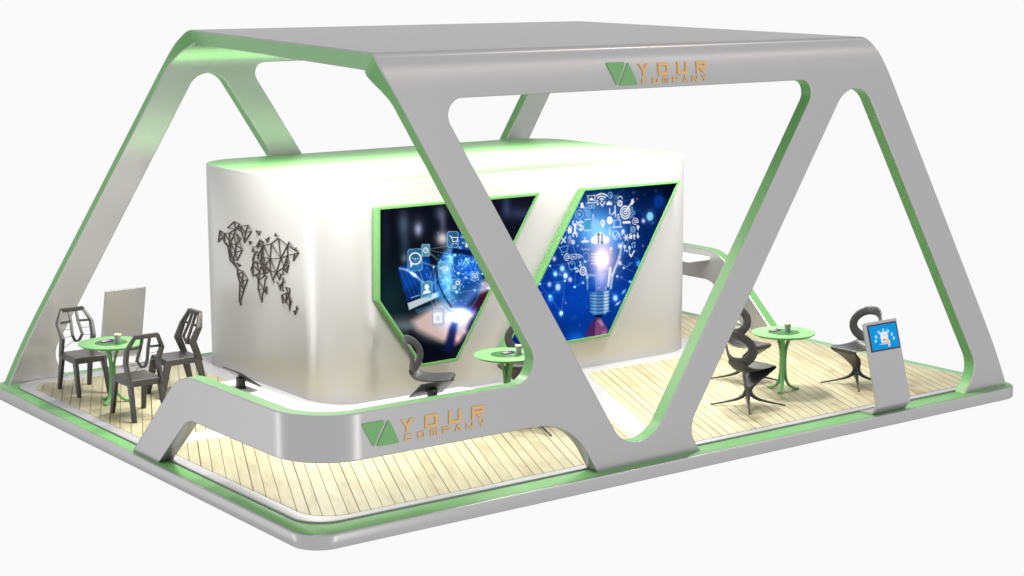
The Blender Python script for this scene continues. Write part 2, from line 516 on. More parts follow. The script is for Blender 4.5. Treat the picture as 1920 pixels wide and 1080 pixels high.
def sign(x0, z0, k):
    """x0, z0 = lower left corner of the emblem"""
    lg = bpy.data.objects.new('company_sign', None); link(lg, frame); lg.empty_display_size = .1
    lg['label'] = ('YOUR COMPANY sign with green emblem on the canopy fascia' if z0 > 2 else 'YOUR COMPANY sign with green emblem on the reception counter')
    for tri in ([(0, .240, .022), (.262, .240, .028), (.131, -.002, .022)], [(.298, .242, .022), (.418, 0, .024), (.162, 0, .022)]):
        bm = bmesh.new()
        extrude_on(bm, [(p.x, p.y) for p in rounded(tri, 8)], x0, z0, .010, k)
        obj('emblem_triangle', bm, M_LOGO, lg)
    w, h, t = .142, .128, .029
    for ch, px in zip('YOUR', (.433, .705, .975, 1.245)):
        bm = bmesh.new()
        for q in stroke_boxes(ch, w, h, t): extrude_on(bm, [(px + a, .088 + b_) for a, b_ in q], x0, z0, .009, k)
        obj('letter', bm, M_GOLD, lg)
    w, h, t = .078, .062, .0125
    for ch, px in zip('COMPANY', (.475, .620, .766, .905, 1.045, 1.180, 1.315)):
        bm = bmesh.new()
        for q in stroke_boxes(ch, w, h, t): extrude_on(bm, [(px + a, .006 + b_) for a, b_ in q], x0, z0, .008, k)
        obj('letter', bm, M_GOLD, lg)
sign(3.500, 3.996, .945)
sign(.643, .835, .985)

# ------------------------------------------------------------------ central cabin
KX0, KX1, KY0, KY1, KZ, KR = 2.626, 8.31, 3.90, 7.39, 2.7275, .65
cabin = thing('central_cabin', 'tall silver storage cabin with rounded corners and brightly lit green top', 'cabin', ((KX0 + KX1) / 2, (KY0 + KY1) / 2, ZF))
hx, hy = (KX1 - KX0) / 2, (KY1 - KY0) / 2
o = rrect(-hx, -hy, hx, hy, KR, 24)
bm = bmesh.new()
z1 = KZ - ZF
prism(bm, [(o, .0), (o, z1 - .008), (inset(o, .003), z1 - .002), (inset(o, .008), z1)], cap0=False, cap1=False)
obj('wall', bm, M_SILD, cabin, 40)
bm = bmesh.new()
prism(bm, [(inset(o, .008), z1), (inset(o, .011), z1 + .003), (inset(o, .03), z1 + .004)], cap0=False)
obj('top_panel', bm, M_GRN, cabin, 40)

# ------------------------------------------------------------------ pictures: small painter, colours in sRGB, result stored per vertex
def lin(c):
    c = np.clip(np.asarray(c, float), 0, 4)
    return np.where(c <= .04045, c / 12.92, ((c + .055) / 1.055) ** 2.4)
class Paint:
    def __init__(s, x0, y0, x1, y1, step=1.0):
        s.x = np.arange(x0, x1 + step * .5, step); s.y = np.arange(y0, y1 + step * .5, step)
        s.X, s.Y = np.meshgrid(s.x, s.y); s.I = np.zeros(s.X.shape + (3,)); s.aa = step * .6
    def box_(s, xa, ya, xb, yb):
        i0, i1 = np.searchsorted(s.x, (xa, xb)); j0, j1 = np.searchsorted(s.y, (ya, yb))
        return slice(max(j0 - 1, 0), j1 + 1), slice(max(i0 - 1, 0), i1 + 1)
    def put(s, sl, m, col, add=False):
        m = m[..., None]; c = np.array(col, float) / 255
        if add: s.I[sl] += m * c
        else: s.I[sl] = s.I[sl] * (1 - m) + m * c
    def glow(s, cx, cy, rx, ry, col, a=1.0, rot=0, add=True, p=1.0):
        k = 3.2
        m_ = max(rx, ry) * k
        sl = s.box_(cx - m_, cy - m_, cx + m_, cy + m_)
        dx, dy = s.X[sl] - cx, s.Y[sl] - cy
        c, q = math.cos(rot), math.sin(rot)
        u = (dx * c + dy * q) / rx; v = (-dx * q + dy * c) / ry
        s.put(sl, a * np.exp(-(u * u + v * v) ** p), col, add)
    def disc(s, cx, cy, rx, ry, col, a=1.0, soft=0, rot=0):
        m_ = max(rx, ry) + soft + 2
        sl = s.box_(cx - m_, cy - m_, cx + m_, cy + m_)
        dx, dy = s.X[sl] - cx, s.Y[sl] - cy
        c, q = math.cos(rot), math.sin(rot)
        u = (dx * c + dy * q); v = (-dx * q + dy * c)
        rr = np.sqrt((u / rx) ** 2 + (v / ry) ** 2)
        d = (rr - 1) * min(rx, ry)
        s.put(sl, a * np.clip(.5 - d / (2 * (s.aa + soft)), 0, 1), col)
    def ring(s, cx, cy, rx, ry, w, col, a=1.0, a0=None, a1=None):
        m_ = max(rx, ry) + w + 2
        sl = s.box_(cx - m_, cy - m_, cx + m_, cy + m_)
        dx, dy = s.X[sl] - cx, s.Y[sl] - cy
        rr = np.sqrt((dx / rx) ** 2 + (dy / ry) ** 2)
        d = np.abs((rr - 1) * min(rx, ry)) - w / 2
        m = np.clip(.5 - d / (2 * s.aa), 0, 1)
        if a0 is not None:
            th = np.arctan2(-dy, dx) % (2 * PI)
            m = m * (((th - a0) % (2 * PI)) < ((a1 - a0) % (2 * PI)))
        s.put(sl, a * m, col)
    def line(s, pts, w, col, a=1.0, soft=0):
        for (xa, ya), (xb, yb) in zip(pts, pts[1:]):
            k = w + soft + 2
            sl = s.box_(min(xa, xb) - k, min(ya, yb) - k, max(xa, xb) + k, max(ya, yb) + k)
            dx, dy = xb - xa, yb - ya
            l2 = dx * dx + dy * dy + 1e-9
            t = np.clip(((s.X[sl] - xa) * dx + (s.Y[sl] - ya) * dy) / l2, 0, 1)
            d = np.hypot(s.X[sl] - xa - t * dx, s.Y[sl] - ya - t * dy) - w / 2
            s.put(sl, a * np.clip(.5 - d / (2 * (s.aa + soft)), 0, 1), col)
    def poly(s, pts, col, a=1.0, soft=0):
        P = [np.array(p, float) for p in pts]
        xs = [p[0] for p in P]; ys = [p[1] for p in P]
        k = soft * 2 + 2
        sl = s.box_(min(xs) - k, min(ys) - k, max(xs) + k, max(ys) + k)
        X, Y = s.X[sl], s.Y[sl]
        ins = np.zeros(X.shape, bool); dm = np.full(X.shape, 1e9)
        n = len(P)
        for i in range(n):
            xa, ya = P[i]; xb, yb = P[(i + 1) % n]
            if ya != yb:
                c = ((ya > Y) != (yb > Y)) & (X < (xb - xa) * (Y - ya) / (yb - ya) + xa)
                ins ^= c
            dx, dy = xb - xa, yb - ya
            t = np.clip(((X - xa) * dx + (Y - ya) * dy) / (dx * dx + dy * dy + 1e-9), 0, 1)
            dm = np.minimum(dm, np.hypot(X - xa - t * dx, Y - ya - t * dy))
        d = np.where(ins, -dm, dm)
        s.put(sl, a * np.clip(.5 - d / (2 * (s.aa + soft)), 0, 1), col)
    def mesh(s, name, to3d, parent, keep=None):
        """keep: polygon in picture coordinates outside of which no cells are made"""
        ny, nx = s.X.shape
        if keep is not None:
            ins = np.zeros(s.X.shape, bool); n = len(keep)
            for i in range(n):
                xa, ya = keep[i]; xb, yb = keep[(i + 1) % n]
                if ya != yb: ins ^= ((ya > s.Y) != (yb > s.Y)) & (s.X < (xb - xa) * (s.Y - ya) / (yb - ya) + xa)
        else: ins = np.ones(s.X.shape, bool)
        idx = np.full(s.X.shape, -1); co = []; cols = []
        I = lin(s.I)
        for j in range(ny):
            for i in range(nx):
                if ins[j, i]:
                    idx[j, i] = len(co); co.append(to3d(s.x[i], s.y[j])); cols.append(I[j, i])
        faces = []
        for j in range(ny - 1):
            for i in range(nx - 1):
                q = (idx[j, i], idx[j + 1, i], idx[j + 1, i + 1], idx[j, i + 1])
                if min(q) >= 0: faces.append(tuple(int(k) for k in q))
        me = bpy.data.meshes.new(name); me.from_pydata([tuple(c) for c in co], [], faces)
        ca = me.color_attributes.new('Col', 'FLOAT_COLOR', 'POINT')
        arr = np.ones((len(co), 4), np.float32); arr[:, :3] = np.array(cols)
        ca.data.foreach_set('color', arr.ravel())
        me.materials.append(M_PIC)
        o = bpy.data.objects.new(name, me)
        return link(o, parent)

# picture coordinates -> the plane of the cabin's front wall (x, z)
HM = (0.00554209, -0.00022842, -1.09340628, -0.00093281, -0.00531919, 4.83192322, -0.00018173, -4.166e-05)
def wallpt(a, b):
    w = HM[6] * a + HM[7] * b + 1
    return ((HM[0] * a + HM[1] * b + HM[2]) / w, (HM[3] * a + HM[4] * b + HM[5]) / w)

WHT = (255, 255, 255); ICE = (190, 235, 255); CY = (70, 180, 240)
def rrect_icon(p, cx, cy, w, h, fill, a=.6, line=(150, 215, 255), sk=0):
    q = rrect(-w / 2, -h / 2, w / 2, h / 2, min(w, h) * .2, 5)
    pts = [(cx + v.x, cy + v.y + sk * v.x) for v in q]
    p.poly(pts, fill, a)
    p.line(pts + [pts[0]], 1.0, line, .85)
def at_sign(p, x, y, r, a=1.0, col=WHT):
    p.ring(x, y, r, r * 1.1, r * .22, col, a, R(-25), R(-60)); p.ring(x, y, r * .42, r * .5, r * .2, col, a)
    p.line([(x + r * .45, y - r * .45), (x + r * .5, y + r * .4), (x + r * .95, y + r * .3)], r * .2, col, a)
def dollar(p, x, y, h, a=1.0):
    r = h * .22
    p.ring(x, y - r * .95, r, r, h * .13, WHT, a, R(20), R(270)); p.ring(x, y + r * .95, r, r, h * .13, WHT, a, R(200), R(90))
    p.line([(x, y - h / 2), (x, y + h / 2)], h * .08, WHT, a)
def gear(p, x, y, r, a=1.0, col=WHT):
    p.ring(x, y, r, r, r * .5, col, a)
    for k in range(8):
        t = k * PI / 4; p.line([(x + math.cos(t) * r, y + math.sin(t) * r), (x + math.cos(t) * r * 1.45, y + math.sin(t) * r * 1.45)], r * .4, col, a)
def wifi(p, x, y, r, a=1.0, col=WHT):
    for k in (1.0, .66, .33): p.ring(x, y, r * k, r * k, r * .17, col, a, R(40), R(140))
    p.disc(x, y, r * .12, r * .12, col, a)
def cloud(p, x, y, w, col=WHT, a=1.0):
    p.disc(x - w * .27, y, w * .2, w * .19, col, a); p.disc(x - .02 * w, y - w * .14, w * .25, w * .26, col, a); p.disc(x + w * .27, y - .02 * w, w * .2, w * .2, col, a)
    p.poly([(x - w * .3, y), (x + w * .3, y - w * .05), (x + w * .3, y + w * .18), (x - w * .3, y + w * .19)], col, a)

def paint_hand():
    rnd = random.Random(5)
    p = Paint(706, 360, 1008, 684, 1.0)
    Y = (p.Y - 360) / 324; X = (p.X - 706) / 300
    p.I[..., 0] = .045 + .03 * X; p.I[..., 1] = .055 + .05 * Y * (1 - X) + .02 * X; p.I[..., 2] = .10 + .04 * X
    # blurred room behind
    for x, y, rx, ry, c, a in [(755, 418, 10, 22, (70, 85, 100), .75), (783, 430, 7, 12, (165, 170, 185), .75), (783, 425, 14, 20, (60, 60, 75), .5), (825, 400, 10, 14, (95, 95, 110), .7), (829, 420, 6, 16, (90, 90, 105), .6),
                               (828, 447, 11, 12, (235, 225, 215), .85), (757, 484, 6, 9, (110, 120, 125), .6), (758, 455, 9, 30, (35, 55, 65), .7), (975, 400, 30, 12, (45, 60, 85), .6), (948, 385, 8, 20, (55, 65, 90), .6), (722, 440, 8, 60, (18, 20, 28), .6),
                               (730, 560, 30, 50, (8, 42, 44), .5), (765, 610, 30, 8, (70, 110, 105), .8)]:
        p.glow(x, y, rx, ry, c, a)
    # cuff and palm
    p.poly([(712, 597), (770, 592), (815, 570), (862, 548), (905, 520), (940, 528), (905, 560), (870, 600), (846, 640), (800, 640), (770, 625), (730, 620)], (120, 112, 118), .55, 9)
    p.poly([(772, 602), (812, 574), (842, 560), (885, 575), (893, 596), (872, 632), (850, 645), (826, 640), (800, 628), (782, 618)], (222, 192, 184), .95, 6)
    p.poly([(862, 566), (880, 545), (905, 525), (927, 530), (915, 545), (890, 560), (878, 575)], (215, 196, 222), .85, 4)
    p.poly([(866, 578), (890, 552), (916, 545), (916, 556), (898, 575), (884, 586)], (60, 22, 40), .95, 4)
    p.glow(850, 632, 16, 7, (200, 120, 100), .45, .6)
    p.glow(785, 622, 14, 10, (60, 30, 35), -.0)
    p.poly([(768, 622), (790, 640), (822, 652), (842, 668), (800, 684), (760, 660)], (8, 10, 22), .96, 7)
    p.poly([(840, 618), (846, 603), (857, 605), (852, 640), (846, 660), (830, 660)], (14, 20, 70), .95, 3)
    p.poly([(880, 600), (898, 583), (912, 572), (880, 640), (862, 648), (868, 630)], (14, 16, 48), .95, 4)
    p.glow(880, 632, 8, 8, (150, 90, 200), .5); p.glow(872, 622, 5, 5, (230, 130, 130), .4)
    p.glow(852, 598, 28, 20, (90, 150, 255), .6); p.glow(861, 590, 14, 11, (255, 255, 255), .9); p.glow(872, 582, 16, 8, (40, 110, 255), .9)
    # computer screen
    p.poly([(745, 500), (803, 478), (823, 556), (766, 581)], (10, 48, 120), .92, .5)
    p.poly([(747, 503), (800, 484), (806, 520), (756, 545)], (14, 74, 168), .8, 4)
    for k in range(7): p.line([(748 + 8 * k, 505 - 3 * k), (772 + 7 * k, 560 - 4 * k)], .8, (60, 150, 235), .5)
    p.line([(749, 503), (762, 506), (777, 516), (792, 529)], 2.6, (235, 245, 255), .8, 1.5); p.glow(774, 514, 7, 3, WHT, .8, .7)
    p.poly([(763, 568), (821, 545), (823, 555), (766, 581)], (206, 218, 222), .95, .4); p.line([(764, 566), (820, 545)], 3, (6, 12, 28), .9)
    p.line([(770, 558), (785, 553)], 1.6, (180, 220, 255), .8)
    p.line([(780, 582), (808, 574)], 4.5, (60, 130, 190), .55, 1); p.line([(782, 586), (806, 578)], 1, (150, 205, 235), .6)
    # globe
    gx, gy = 858, 520
    p.disc(gx, gy, 44, 58, (24, 88, 176), .72, 3); p.glow(gx - 30, gy + 20, 24, 30, (60, 140, 200), .5); p.glow(gx + 20, gy - 20, 24, 26, (10, 60, 170), .6)
    for k in range(16):
        a = rnd.uniform(1.2, 4.4); x = gx + 32 * math.cos(a) * rnd.uniform(.5, 1); y = gy - 46 * math.sin(a) * rnd.uniform(.5, 1)
        p.poly([(x + rnd.uniform(-9, 9), y + rnd.uniform(-13, 13)) for _ in range(5)], (150, 220, 245), .55, 1.5)
    for k in range(18):
        x = rnd.uniform(848, 892); y = rnd.uniform(492, 506); p.line([(x, y), (x + rnd.uniform(-3, 3), y - rnd.uniform(3, 10))], 1.6, (120, 205, 255), .7)
    p.disc(836, 562, 20, 24, (130, 200, 225), .25, 8); p.glow(838, 500, 9, 40, (160, 225, 250), .5)
    p.ring(gx, gy + 6, 43, 60, 2.2, (60, 160, 240), .45)
    p.line([(818, 508), (820, 530), (832, 556), (845, 575)], 2.5, (4, 12, 30), .8, 1)
    # network lines
    hub = [(838, 505), (797, 468), (852, 478), (777, 487), (855, 548), (889, 518), (858, 512), (873, 485), (799, 543), (820, 596), (904, 513), (915, 540), (872, 520), (812, 500), (845, 460), (900, 495)]
    for i, j in [(0, 3), (0, 1), (0, 8), (0, 4), (1, 2), (6, 5), (6, 4), (6, 10), (5, 11), (3, 13), (13, 8), (8, 9), (1, 6), (7, 6), (7, 5), (12, 11), (13, 9), (4, 12), (14, 0), (15, 5), (10, 15), (4, 11), (1, 14), (3, 8)]:
        p.line([hub[i], hub[j]], .9, (190, 225, 245), .55)
    for h in hub: p.glow(h[0], h[1], 2, 2, (160, 220, 255), .9)
    for k in range(90):
        x = rnd.gauss(865, 30); y = rnd.gauss(505, 35); p.glow(x, y, 1.0, 1.0, (120, 200, 255), .7)
    # phone in the air
    p.poly([(862, 424), (900, 432), (888, 480), (846, 473)], (10, 26, 72), .96, .5)
    p.poly([(864, 430), (896, 437), (886, 470), (852, 465)], (30, 92, 182), .8, .6)
    for x, y in [(866, 444), (876, 447), (857, 451), (868, 455), (880, 458), (862, 464)]: p.poly([(x - 3, y - 2.5), (x + 3, y - 1.5), (x + 2, y + 3), (x - 4, y + 2)], (165, 210, 245), .7)
    p.poly([(872, 455), (877, 456), (876, 464), (871, 463)], WHT, .9)
    # app tiles
    rrect_icon(p, 777, 487, 27, 41, (52, 140, 190), .7, sk=-.06)
    p.ring(777.5, 484.5, 10.5, 10.5, 2.6, WHT, 1); p.poly([(768, 490), (775, 494), (768, 502)], WHT, 1)
    for k in (-4.5, 0, 4.5): p.disc(777.5 + k, 484.5, 1.1, 1.1, WHT)
    rrect_icon(p, 797, 469, 15, 22, (120, 185, 205), .75, sk=-.05); p.ring(797, 469, 4, 4.5, 1.8, WHT, .9)
    rrect_icon(p, 848, 449, 20, 30, (56, 130, 190), .65)
    p.line([(842, 442), (845, 443), (848, 453), (856, 452)], 1.4, WHT); p.line([(845, 445), (857, 445), (856, 450)], 1.4, WHT); p.disc(848, 457, 1.3, 1.3, WHT); p.disc(854, 456, 1.3, 1.3, WHT)
    rrect_icon(p, 832, 505, 22, 30, (120, 200, 228), .6); wifi(p, 832, 511, 11, .9)
    rrect_icon(p, 799, 543, 21, 31, (96, 176, 205), .7, sk=-.1); p.disc(799, 538, 4, 5.4, WHT); p.poly([(791, 552), (793, 546), (798, 544), (803, 543), (807, 548)], WHT, 1, .5)
    rrect_icon(p, 854, 534, 15, 22, (60, 150, 190), .55, sk=-.1); gear(p, 857, 530, 3.0); gear(p, 851, 538, 2.4)
    rrect_icon(p, 889, 517, 15, 16, (90, 160, 200), .5); p.line([(884, 513), (884, 521), (894, 520), (894, 512), (884, 513), (889, 518), (894, 512)], 1, WHT, .9)
    rrect_icon(p, 820, 594, 21, 31, (190, 210, 228), .6, (110, 160, 205)); p.poly([(812, 592), (828, 590), (828, 604), (812, 606)], WHT, .95); p.ring(820, 589, 4, 4, 1.6, WHT); p.poly([(811, 587), (829, 585), (829, 590), (811, 592)], WHT, .9); p.disc(820, 597, 3, 4, (175, 195, 220)); p.disc(820, 597, 1.4, 2.2, WHT)
    p.ring(884, 485, 5, 6, 1.6, ICE, .8, R(150), R(350))
    return p

def paint_bulb():
    rnd = random.Random(11)
    p = Paint(938, 340, 1272, 664, 1.0)
    X = p.X; Y = p.Y
    d = np.clip((X - 1130) / 140, 0, 1) * np.clip((420 - Y) / 90, 0, 1)
    p.I[..., 0] = .01; p.I[..., 1] = .16 - .10 * d; p.I[..., 2] = .46 - .28 * d
    top = np.clip((385 - Y) / 50, 0, 1); p.I *= (1 - .45 * top)[..., None]
    right = np.clip((X - 1165) / 80, 0, 1) * np.clip((560 - Y) / 150, 0, 1); p.I *= (1 - .35 * right)[..., None]
    for x, y, r_, c, a in [(1120, 450, 60, (50, 90, 110), .38), (1110, 415, 44, (90, 130, 130), .40), (1050, 420, 40, (20, 80, 130), .4), (1090, 560, 60, (10, 70, 160), .35), (1180, 560, 40, (0, 60, 150), .3), (1000, 560, 60, (0, 40, 120), .3), (1080, 640, 18, (30, 110, 190), .5)]:
        p.glow(x, y, r_, r_, c, a)
    for k in range(150):
        x = rnd.uniform(940, 1270); y = rnd.uniform(345, 660); r_ = rnd.uniform(.8, 3.0); p.disc(x, y, r_, r_ * 1.15, (60, 140, 215), rnd.uniform(.12, .4), 1.0)
    for k in range(34):
        x = rnd.uniform(945, 1265); y = rnd.uniform(350, 650); p.glow(x, y, 1.5, 1.8, (255, 110, 90), .8)
    for x, y, rx, ry, c, a in [(1217.5, 405.5, 6, 8, (150, 220, 255), .95), (1053, 503, 4, 5, (190, 235, 255), 1), (1040, 513, 4, 5, (120, 205, 245), .9), (1059, 516.5, 4, 5.2, (205, 240, 255), 1), (1045, 538, 4.2, 6, (200, 240, 255), 1),
                               (1031, 559, 4.2, 5.5, (90, 175, 230), .9), (1050.5, 587.5, 3, 4.2, (190, 240, 255), 1), (1152.5, 558.5, 4, 5.2, (190, 235, 255), 1), (1196, 494, 4, 5, (70, 170, 230), .8), (1237, 445, 5, 9, (30, 90, 160), .7), (1234, 378, 9, 12, (10, 60, 150), .7)]:
        p.glow(x, y, rx * 1.5, ry * 1.5, c, .35); p.disc(x, y, rx, ry, c, a, .7)
    for x, y in [(1029, 533), (1038, 485), (1068, 524), (1205, 414), (1167, 434), (1161, 493), (1161, 461)]: p.glow(x, y, 3.2, 4.2, (255, 190, 190), 1.0)
    p.poly([(1164, 552), (1166, 545), (1173, 541), (1170, 549)], (120, 200, 240), .9, .6); p.poly([(1152, 573), (1155, 568), (1163, 564), (1158, 571)], (210, 240, 255), .95, .6)
    nodes = [(1011, 532), (1030, 498), (1040, 514), (1058, 526), (1052, 586), (1078, 503), (1096, 490), (1059, 517), (1076, 538), (1100, 520), (1030, 555), (1092, 530), (1156, 518), (1180, 528), (1168, 502), (1195, 512), (1205, 494), (1174, 470), (1208, 520)]
    for i, j in [(0, 1), (0, 3), (1, 2), (2, 5), (3, 4), (5, 6), (3, 10), (5, 8), (8, 9), (6, 9), (8, 11), (5, 9), (7, 5), (12, 13), (13, 15), (14, 15), (15, 16), (16, 17), (12, 14), (13, 18), (1, 6), (7, 2), (4, 0)]:
        p.line([nodes[i], nodes[j]], .8, (120, 185, 235), .5)
    for q in nodes: p.glow(q[0], q[1], 1.7, 1.9, (200, 240, 255), 1)
    for k in range(26):
        a = rnd.uniform(0, 2 * PI); p.line([(1122 + 26 * math.cos(a), 400 + 26 * math.sin(a)), (1122 + rnd.uniform(30, 90) * math.cos(a), 412 + rnd.uniform(30, 80) * math.sin(a))], .7, (120, 190, 235), .35)
    # bulb glass and light
    p.glow(1128, 430, 40, 46, (110, 130, 120), .28); p.glow(1106, 425, 26, 30, (110, 140, 120), .2); p.glow(1150, 440, 24, 34, (60, 130, 170), .3)
    gl = catmull([(1100, 546, 0), (1098, 520, 0), (1085, 490, 0), (1070, 450, 0), (1074, 415, 0), (1096, 385, 0), (1130, 374, 0), (1162, 385, 0), (1180, 415, 0), (1178, 450, 0), (1160, 488, 0), (1146, 520, 0), (1142, 548, 0)], 6)
    p.line([(v.x, v.y) for v in gl], 1.4, (170, 220, 250), .35)
    p.line([(1144, 540), (1147, 515), (1160, 482), (1166, 455)], 3.4, (235, 248, 255), .75, 1.2)
    p.line([(1139, 536), (1143, 505)], 4, WHT, .8, 1); p.line([(1101, 540), (1100, 515), (1092, 495)], 2, (190, 225, 250), .6, 1)
    p.glow(1129, 478, 22, 32, (215, 165, 165), .62, 0, False); p.glow(1128, 490, 24, 34, (255, 190, 165), .6); p.glow(1127, 486, 10, 12, (255, 240, 225), .7); p.glow(1127, 487, 5, 6, WHT, 1)
    p.glow(1125, 522, 11, 18, (225, 190, 210), .35)
    for k in range(6): p.line([(1116 + 4 * k, 512), (1117 + 3.6 * k, 545)], 1.1, WHT, .65)
    for y in (476, 482, 488, 494): p.line([(1108, y), (1120, y - .5)], 2.4, WHT, .75)
    # cloud with arrows
    p.glow(1124, 440, 26, 20, (150, 200, 225), .25); cloud(p, 1124, 450, 38)
    for x, s_ in ((1121, -1), (1127.5, 1)):
        p.line([(x, 438), (x, 456)], 1.9, (70, 110, 160)); p.poly([(x - 3, 447 + s_ * 6), (x + 3, 447 + s_ * 6), (x, 447 + s_ * 12)], (70, 110, 160))
    # icons around
    p.line([(1102, 379), (1101, 367), (1114, 366), (1114, 378)], 1.4, WHT, .9); p.line([(1099, 380.5), (1116, 380)], 1.8, WHT, .9); cloud(p, 1108, 374, 9)
    wifi(p, 1127, 377, 14, 1); p.ring(1143, 366, 4.3, 5.5, 1.2, ICE, .8); p.disc(1144, 367, 2.2, 3, ICE, .6)
    for x in (1151, 1154, 1157): p.line([(x, 366), (x, 375)], 1.1, ICE, .55)
    p.ring(1161.5, 373, 4, 5, 1.4, WHT, 1, 0, PI); p.disc(1161, 381, 5, 6.3, WHT, .95); p.disc(1161, 381, 2.6, 3.4, (40, 90, 150)); p.line([(1161, 379), (1161, 384)], 1.2, WHT)
    dollar(p, 1119, 380, 9); p.line([(1124, 380), (1128, 386), (1133, 378)], 2, WHT); cloud(p, 1141, 382, 12)
    p.disc(1090, 383, 2.8, 3.6, WHT); p.poly([(1086, 390), (1088, 385), (1093, 385), (1094, 389)], WHT)
    for r_, w in ((8.8, 2.0), (5.6, 1.8), (2.2, 1.6)): p.ring(1171, 398, r_, r_ * 1.32, w, WHT, 1)
    p.line([(1172, 396), (1185, 377)], 2.6, WHT); p.poly([(1181, 383), (1183, 374), (1187, 372), (1186, 377), (1189, 377), (1184, 384)], WHT)
    for x, y, r_ in [(1096, 391.5, 3), (1104, 388, 3.2), (1111, 386.5, 3), (1101, 400, 4.4), (1183, 391, 2.5), (1186, 399, 3), (1085, 402, 7)]: p.ring(x, y, r_, r_ * 1.15, 1.2, ICE, .8); p.disc(x, y, r_ * .4, r_ * .45, ICE, .6)
    p.line([(1184, 403), (1181, 409)], 1.2, ICE, .9)
    p.line([(1142, 391), (1142, 401)], 2, WHT, .9); p.line([(1146, 402), (1152, 397), (1152, 386)], 2.6, WHT, .9, .5); p.line([(1152, 396), (1153, 406)], 2, WHT, .9); dollar(p, 1158, 405.5, 9)
    p.line([(1077, 420), (1077, 438)], 3.4, WHT); p.ring(1077, 418, 4, 4.5, 2.2, WHT, 1, R(120), R(60)); p.ring(1077, 440, 4, 4.5, 2.2, WHT, 1, R(-60), R(-120))
    dollar(p, 1088, 423, 19); p.poly([(1096, 412), (1106, 411), (1106, 431), (1096, 432)], (70, 165, 195), .8); p.line([(1095, 411.5), (1106, 410.5)], 1.6, WHT, .9); p.line([(1095, 432), (1106, 431)], 1.6, WHT, .9); p.line([(1111, 402), (1111, 411)], 2, WHT, .8)
    for r_ in (7, 4.4, 1.8): p.ring(1116, 420, r_, r_ * 1.2, 1.2, ICE, .85)
    p.disc(1129, 417, 4.4, 5.4, WHT); p.poly([(1125, 419), (1133, 419), (1128.5, 429)], WHT); p.disc(1129, 417, 1.6, 2, (200, 160, 190))
    p.disc(1142, 413, 5.6, 7.6, WHT); p.line([(1142, 427), (1142, 441)], 2, WHT)
    p.line([(1150, 424), (1150, 413), (1162, 412), (1162, 424)], 1.3, WHT, .9); p.line([(1148, 426), (1164, 425)], 2, WHT)
    p.line([(1168, 417), (1179, 416.5)], 4.4, WHT); at_sign(p, 1190, 415, 5.4)
    p.ring(1186, 430, 4, 5, 1.3, ICE, .9); p.ring(1186, 430, 1.6, 2, 1, ICE, .9); p.disc(1195, 425, 2.4, 3, WHT); p.poly([(1193, 427), (1197, 427), (1195, 432)], WHT)
    for k in range(6): t = k * PI / 3; p.line([(1173, 445), (1173 + 5 * math.cos(t), 445 + 6 * math.sin(t))], 1.9, WHT, .95)
    p.poly([(1179, 441), (1184, 440), (1184, 447), (1179, 448)], WHT); p.ring(1181.5, 440, 2, 2.6, 1, WHT)
    p.line([(1188, 448), (1188, 440)], 2.2, WHT); p.poly([(1185, 443), (1191, 443), (1188, 438)], WHT); p.line([(1194, 437), (1195, 445)], 2.2, WHT); p.poly([(1192, 442), (1198, 442), (1195, 447)], WHT)
    p.line([(1179, 476), (1182, 481), (1188, 470)], 2.2, WHT); p.line([(1184, 455), (1184, 464), (1189, 463), (1189, 454), (1184, 455)], 1, ICE, .9)
    for x, y in [(1170, 462), (1179, 464), (1144, 466)]: p.disc(x, y, 2.4, 3.4, WHT, .9); p.line([(x, y), (x, y + 9)], 1.2, WHT, .9)
    p.line([(1146, 434), (1152, 446), (1158, 436), (1163, 448)], 1.8, WHT, .8); p.ring(1153, 441, 6, 8, 1.2, WHT, .7)
    p.poly([(1063, 430), (1067, 424), (1071, 430), (1071, 436), (1064, 438)], WHT, .95); p.ring(1068, 427, 3, 3.4, 1.2, WHT)
    p.line([(1051, 456), (1060, 444)], 2, WHT); p.line([(1052, 446), (1059, 454)], 2.2, WHT); p.poly([(1064, 442), (1069, 441), (1069, 447), (1064, 448)], ICE, .6)
    p.disc(1068, 452, 4.4, 5.4, (255, 210, 210), .55, 2); p.line([(1073, 450), (1073, 457)], 1.4, WHT); p.ring(1074, 452, 2, 1.8, 1.1, WHT); p.ring(1074, 455.5, 2.2, 1.9, 1.1, WHT)
    p.line([(1045, 462), (1048, 464), (1052, 473), (1062, 471), (1064, 460), (1048, 464)], 1, ICE, .8); p.disc(1053, 477, 1.3, 1.3, ICE); p.disc(1061, 475, 1.3, 1.3, ICE)
    at_sign(p, 1062, 482, 5.4); p.line([(1070, 477), (1070, 486), (1079, 485), (1079, 476), (1070, 477)], 1.1, WHT, .9); p.poly([(1073, 479), (1077, 481), (1073, 484)], WHT)
    for r_ in (8, 5, 2.4): p.ring(1083, 485, r_, r_, 1.4, WHT, .9, R(20), R(110))
    p.ring(1098, 482, 6, 8, 1, ICE, .6); p.ring(1071, 497, 6, 8, 1.1, ICE, .7); p.disc(1071, 494, 2, 2.6, ICE, .5)
    p.line([(1091, 453), (1101, 452)], 5, WHT, .85); p.line([(1095, 446), (1096, 452)], 3.5, WHT, .7)
    for x in (1093, 1101): p.ring(x, 465, 3.4, 3.4, 1.3, WHT, .8, PI, 2 * PI)
    p.ring(1092, 508, 5.6, 7.4, 2, WHT, .95); p.ring(1092, 508, 2.4, 3, 1.5, WHT, .9); p.line([(1099, 515), (1112, 516)], 4.5, (200, 225, 245), .7); p.line([(1101, 515), (1110, 516)], 1.2, (80, 120, 170))
    p.line([(1087, 490), (1088, 498)], 1.5, WHT); p.disc(1086, 498, 1.6, 1.4, WHT); p.line([(1081, 502), (1084, 509)], 1.5, WHT); p.disc(1080, 509, 2, 1.6, WHT)
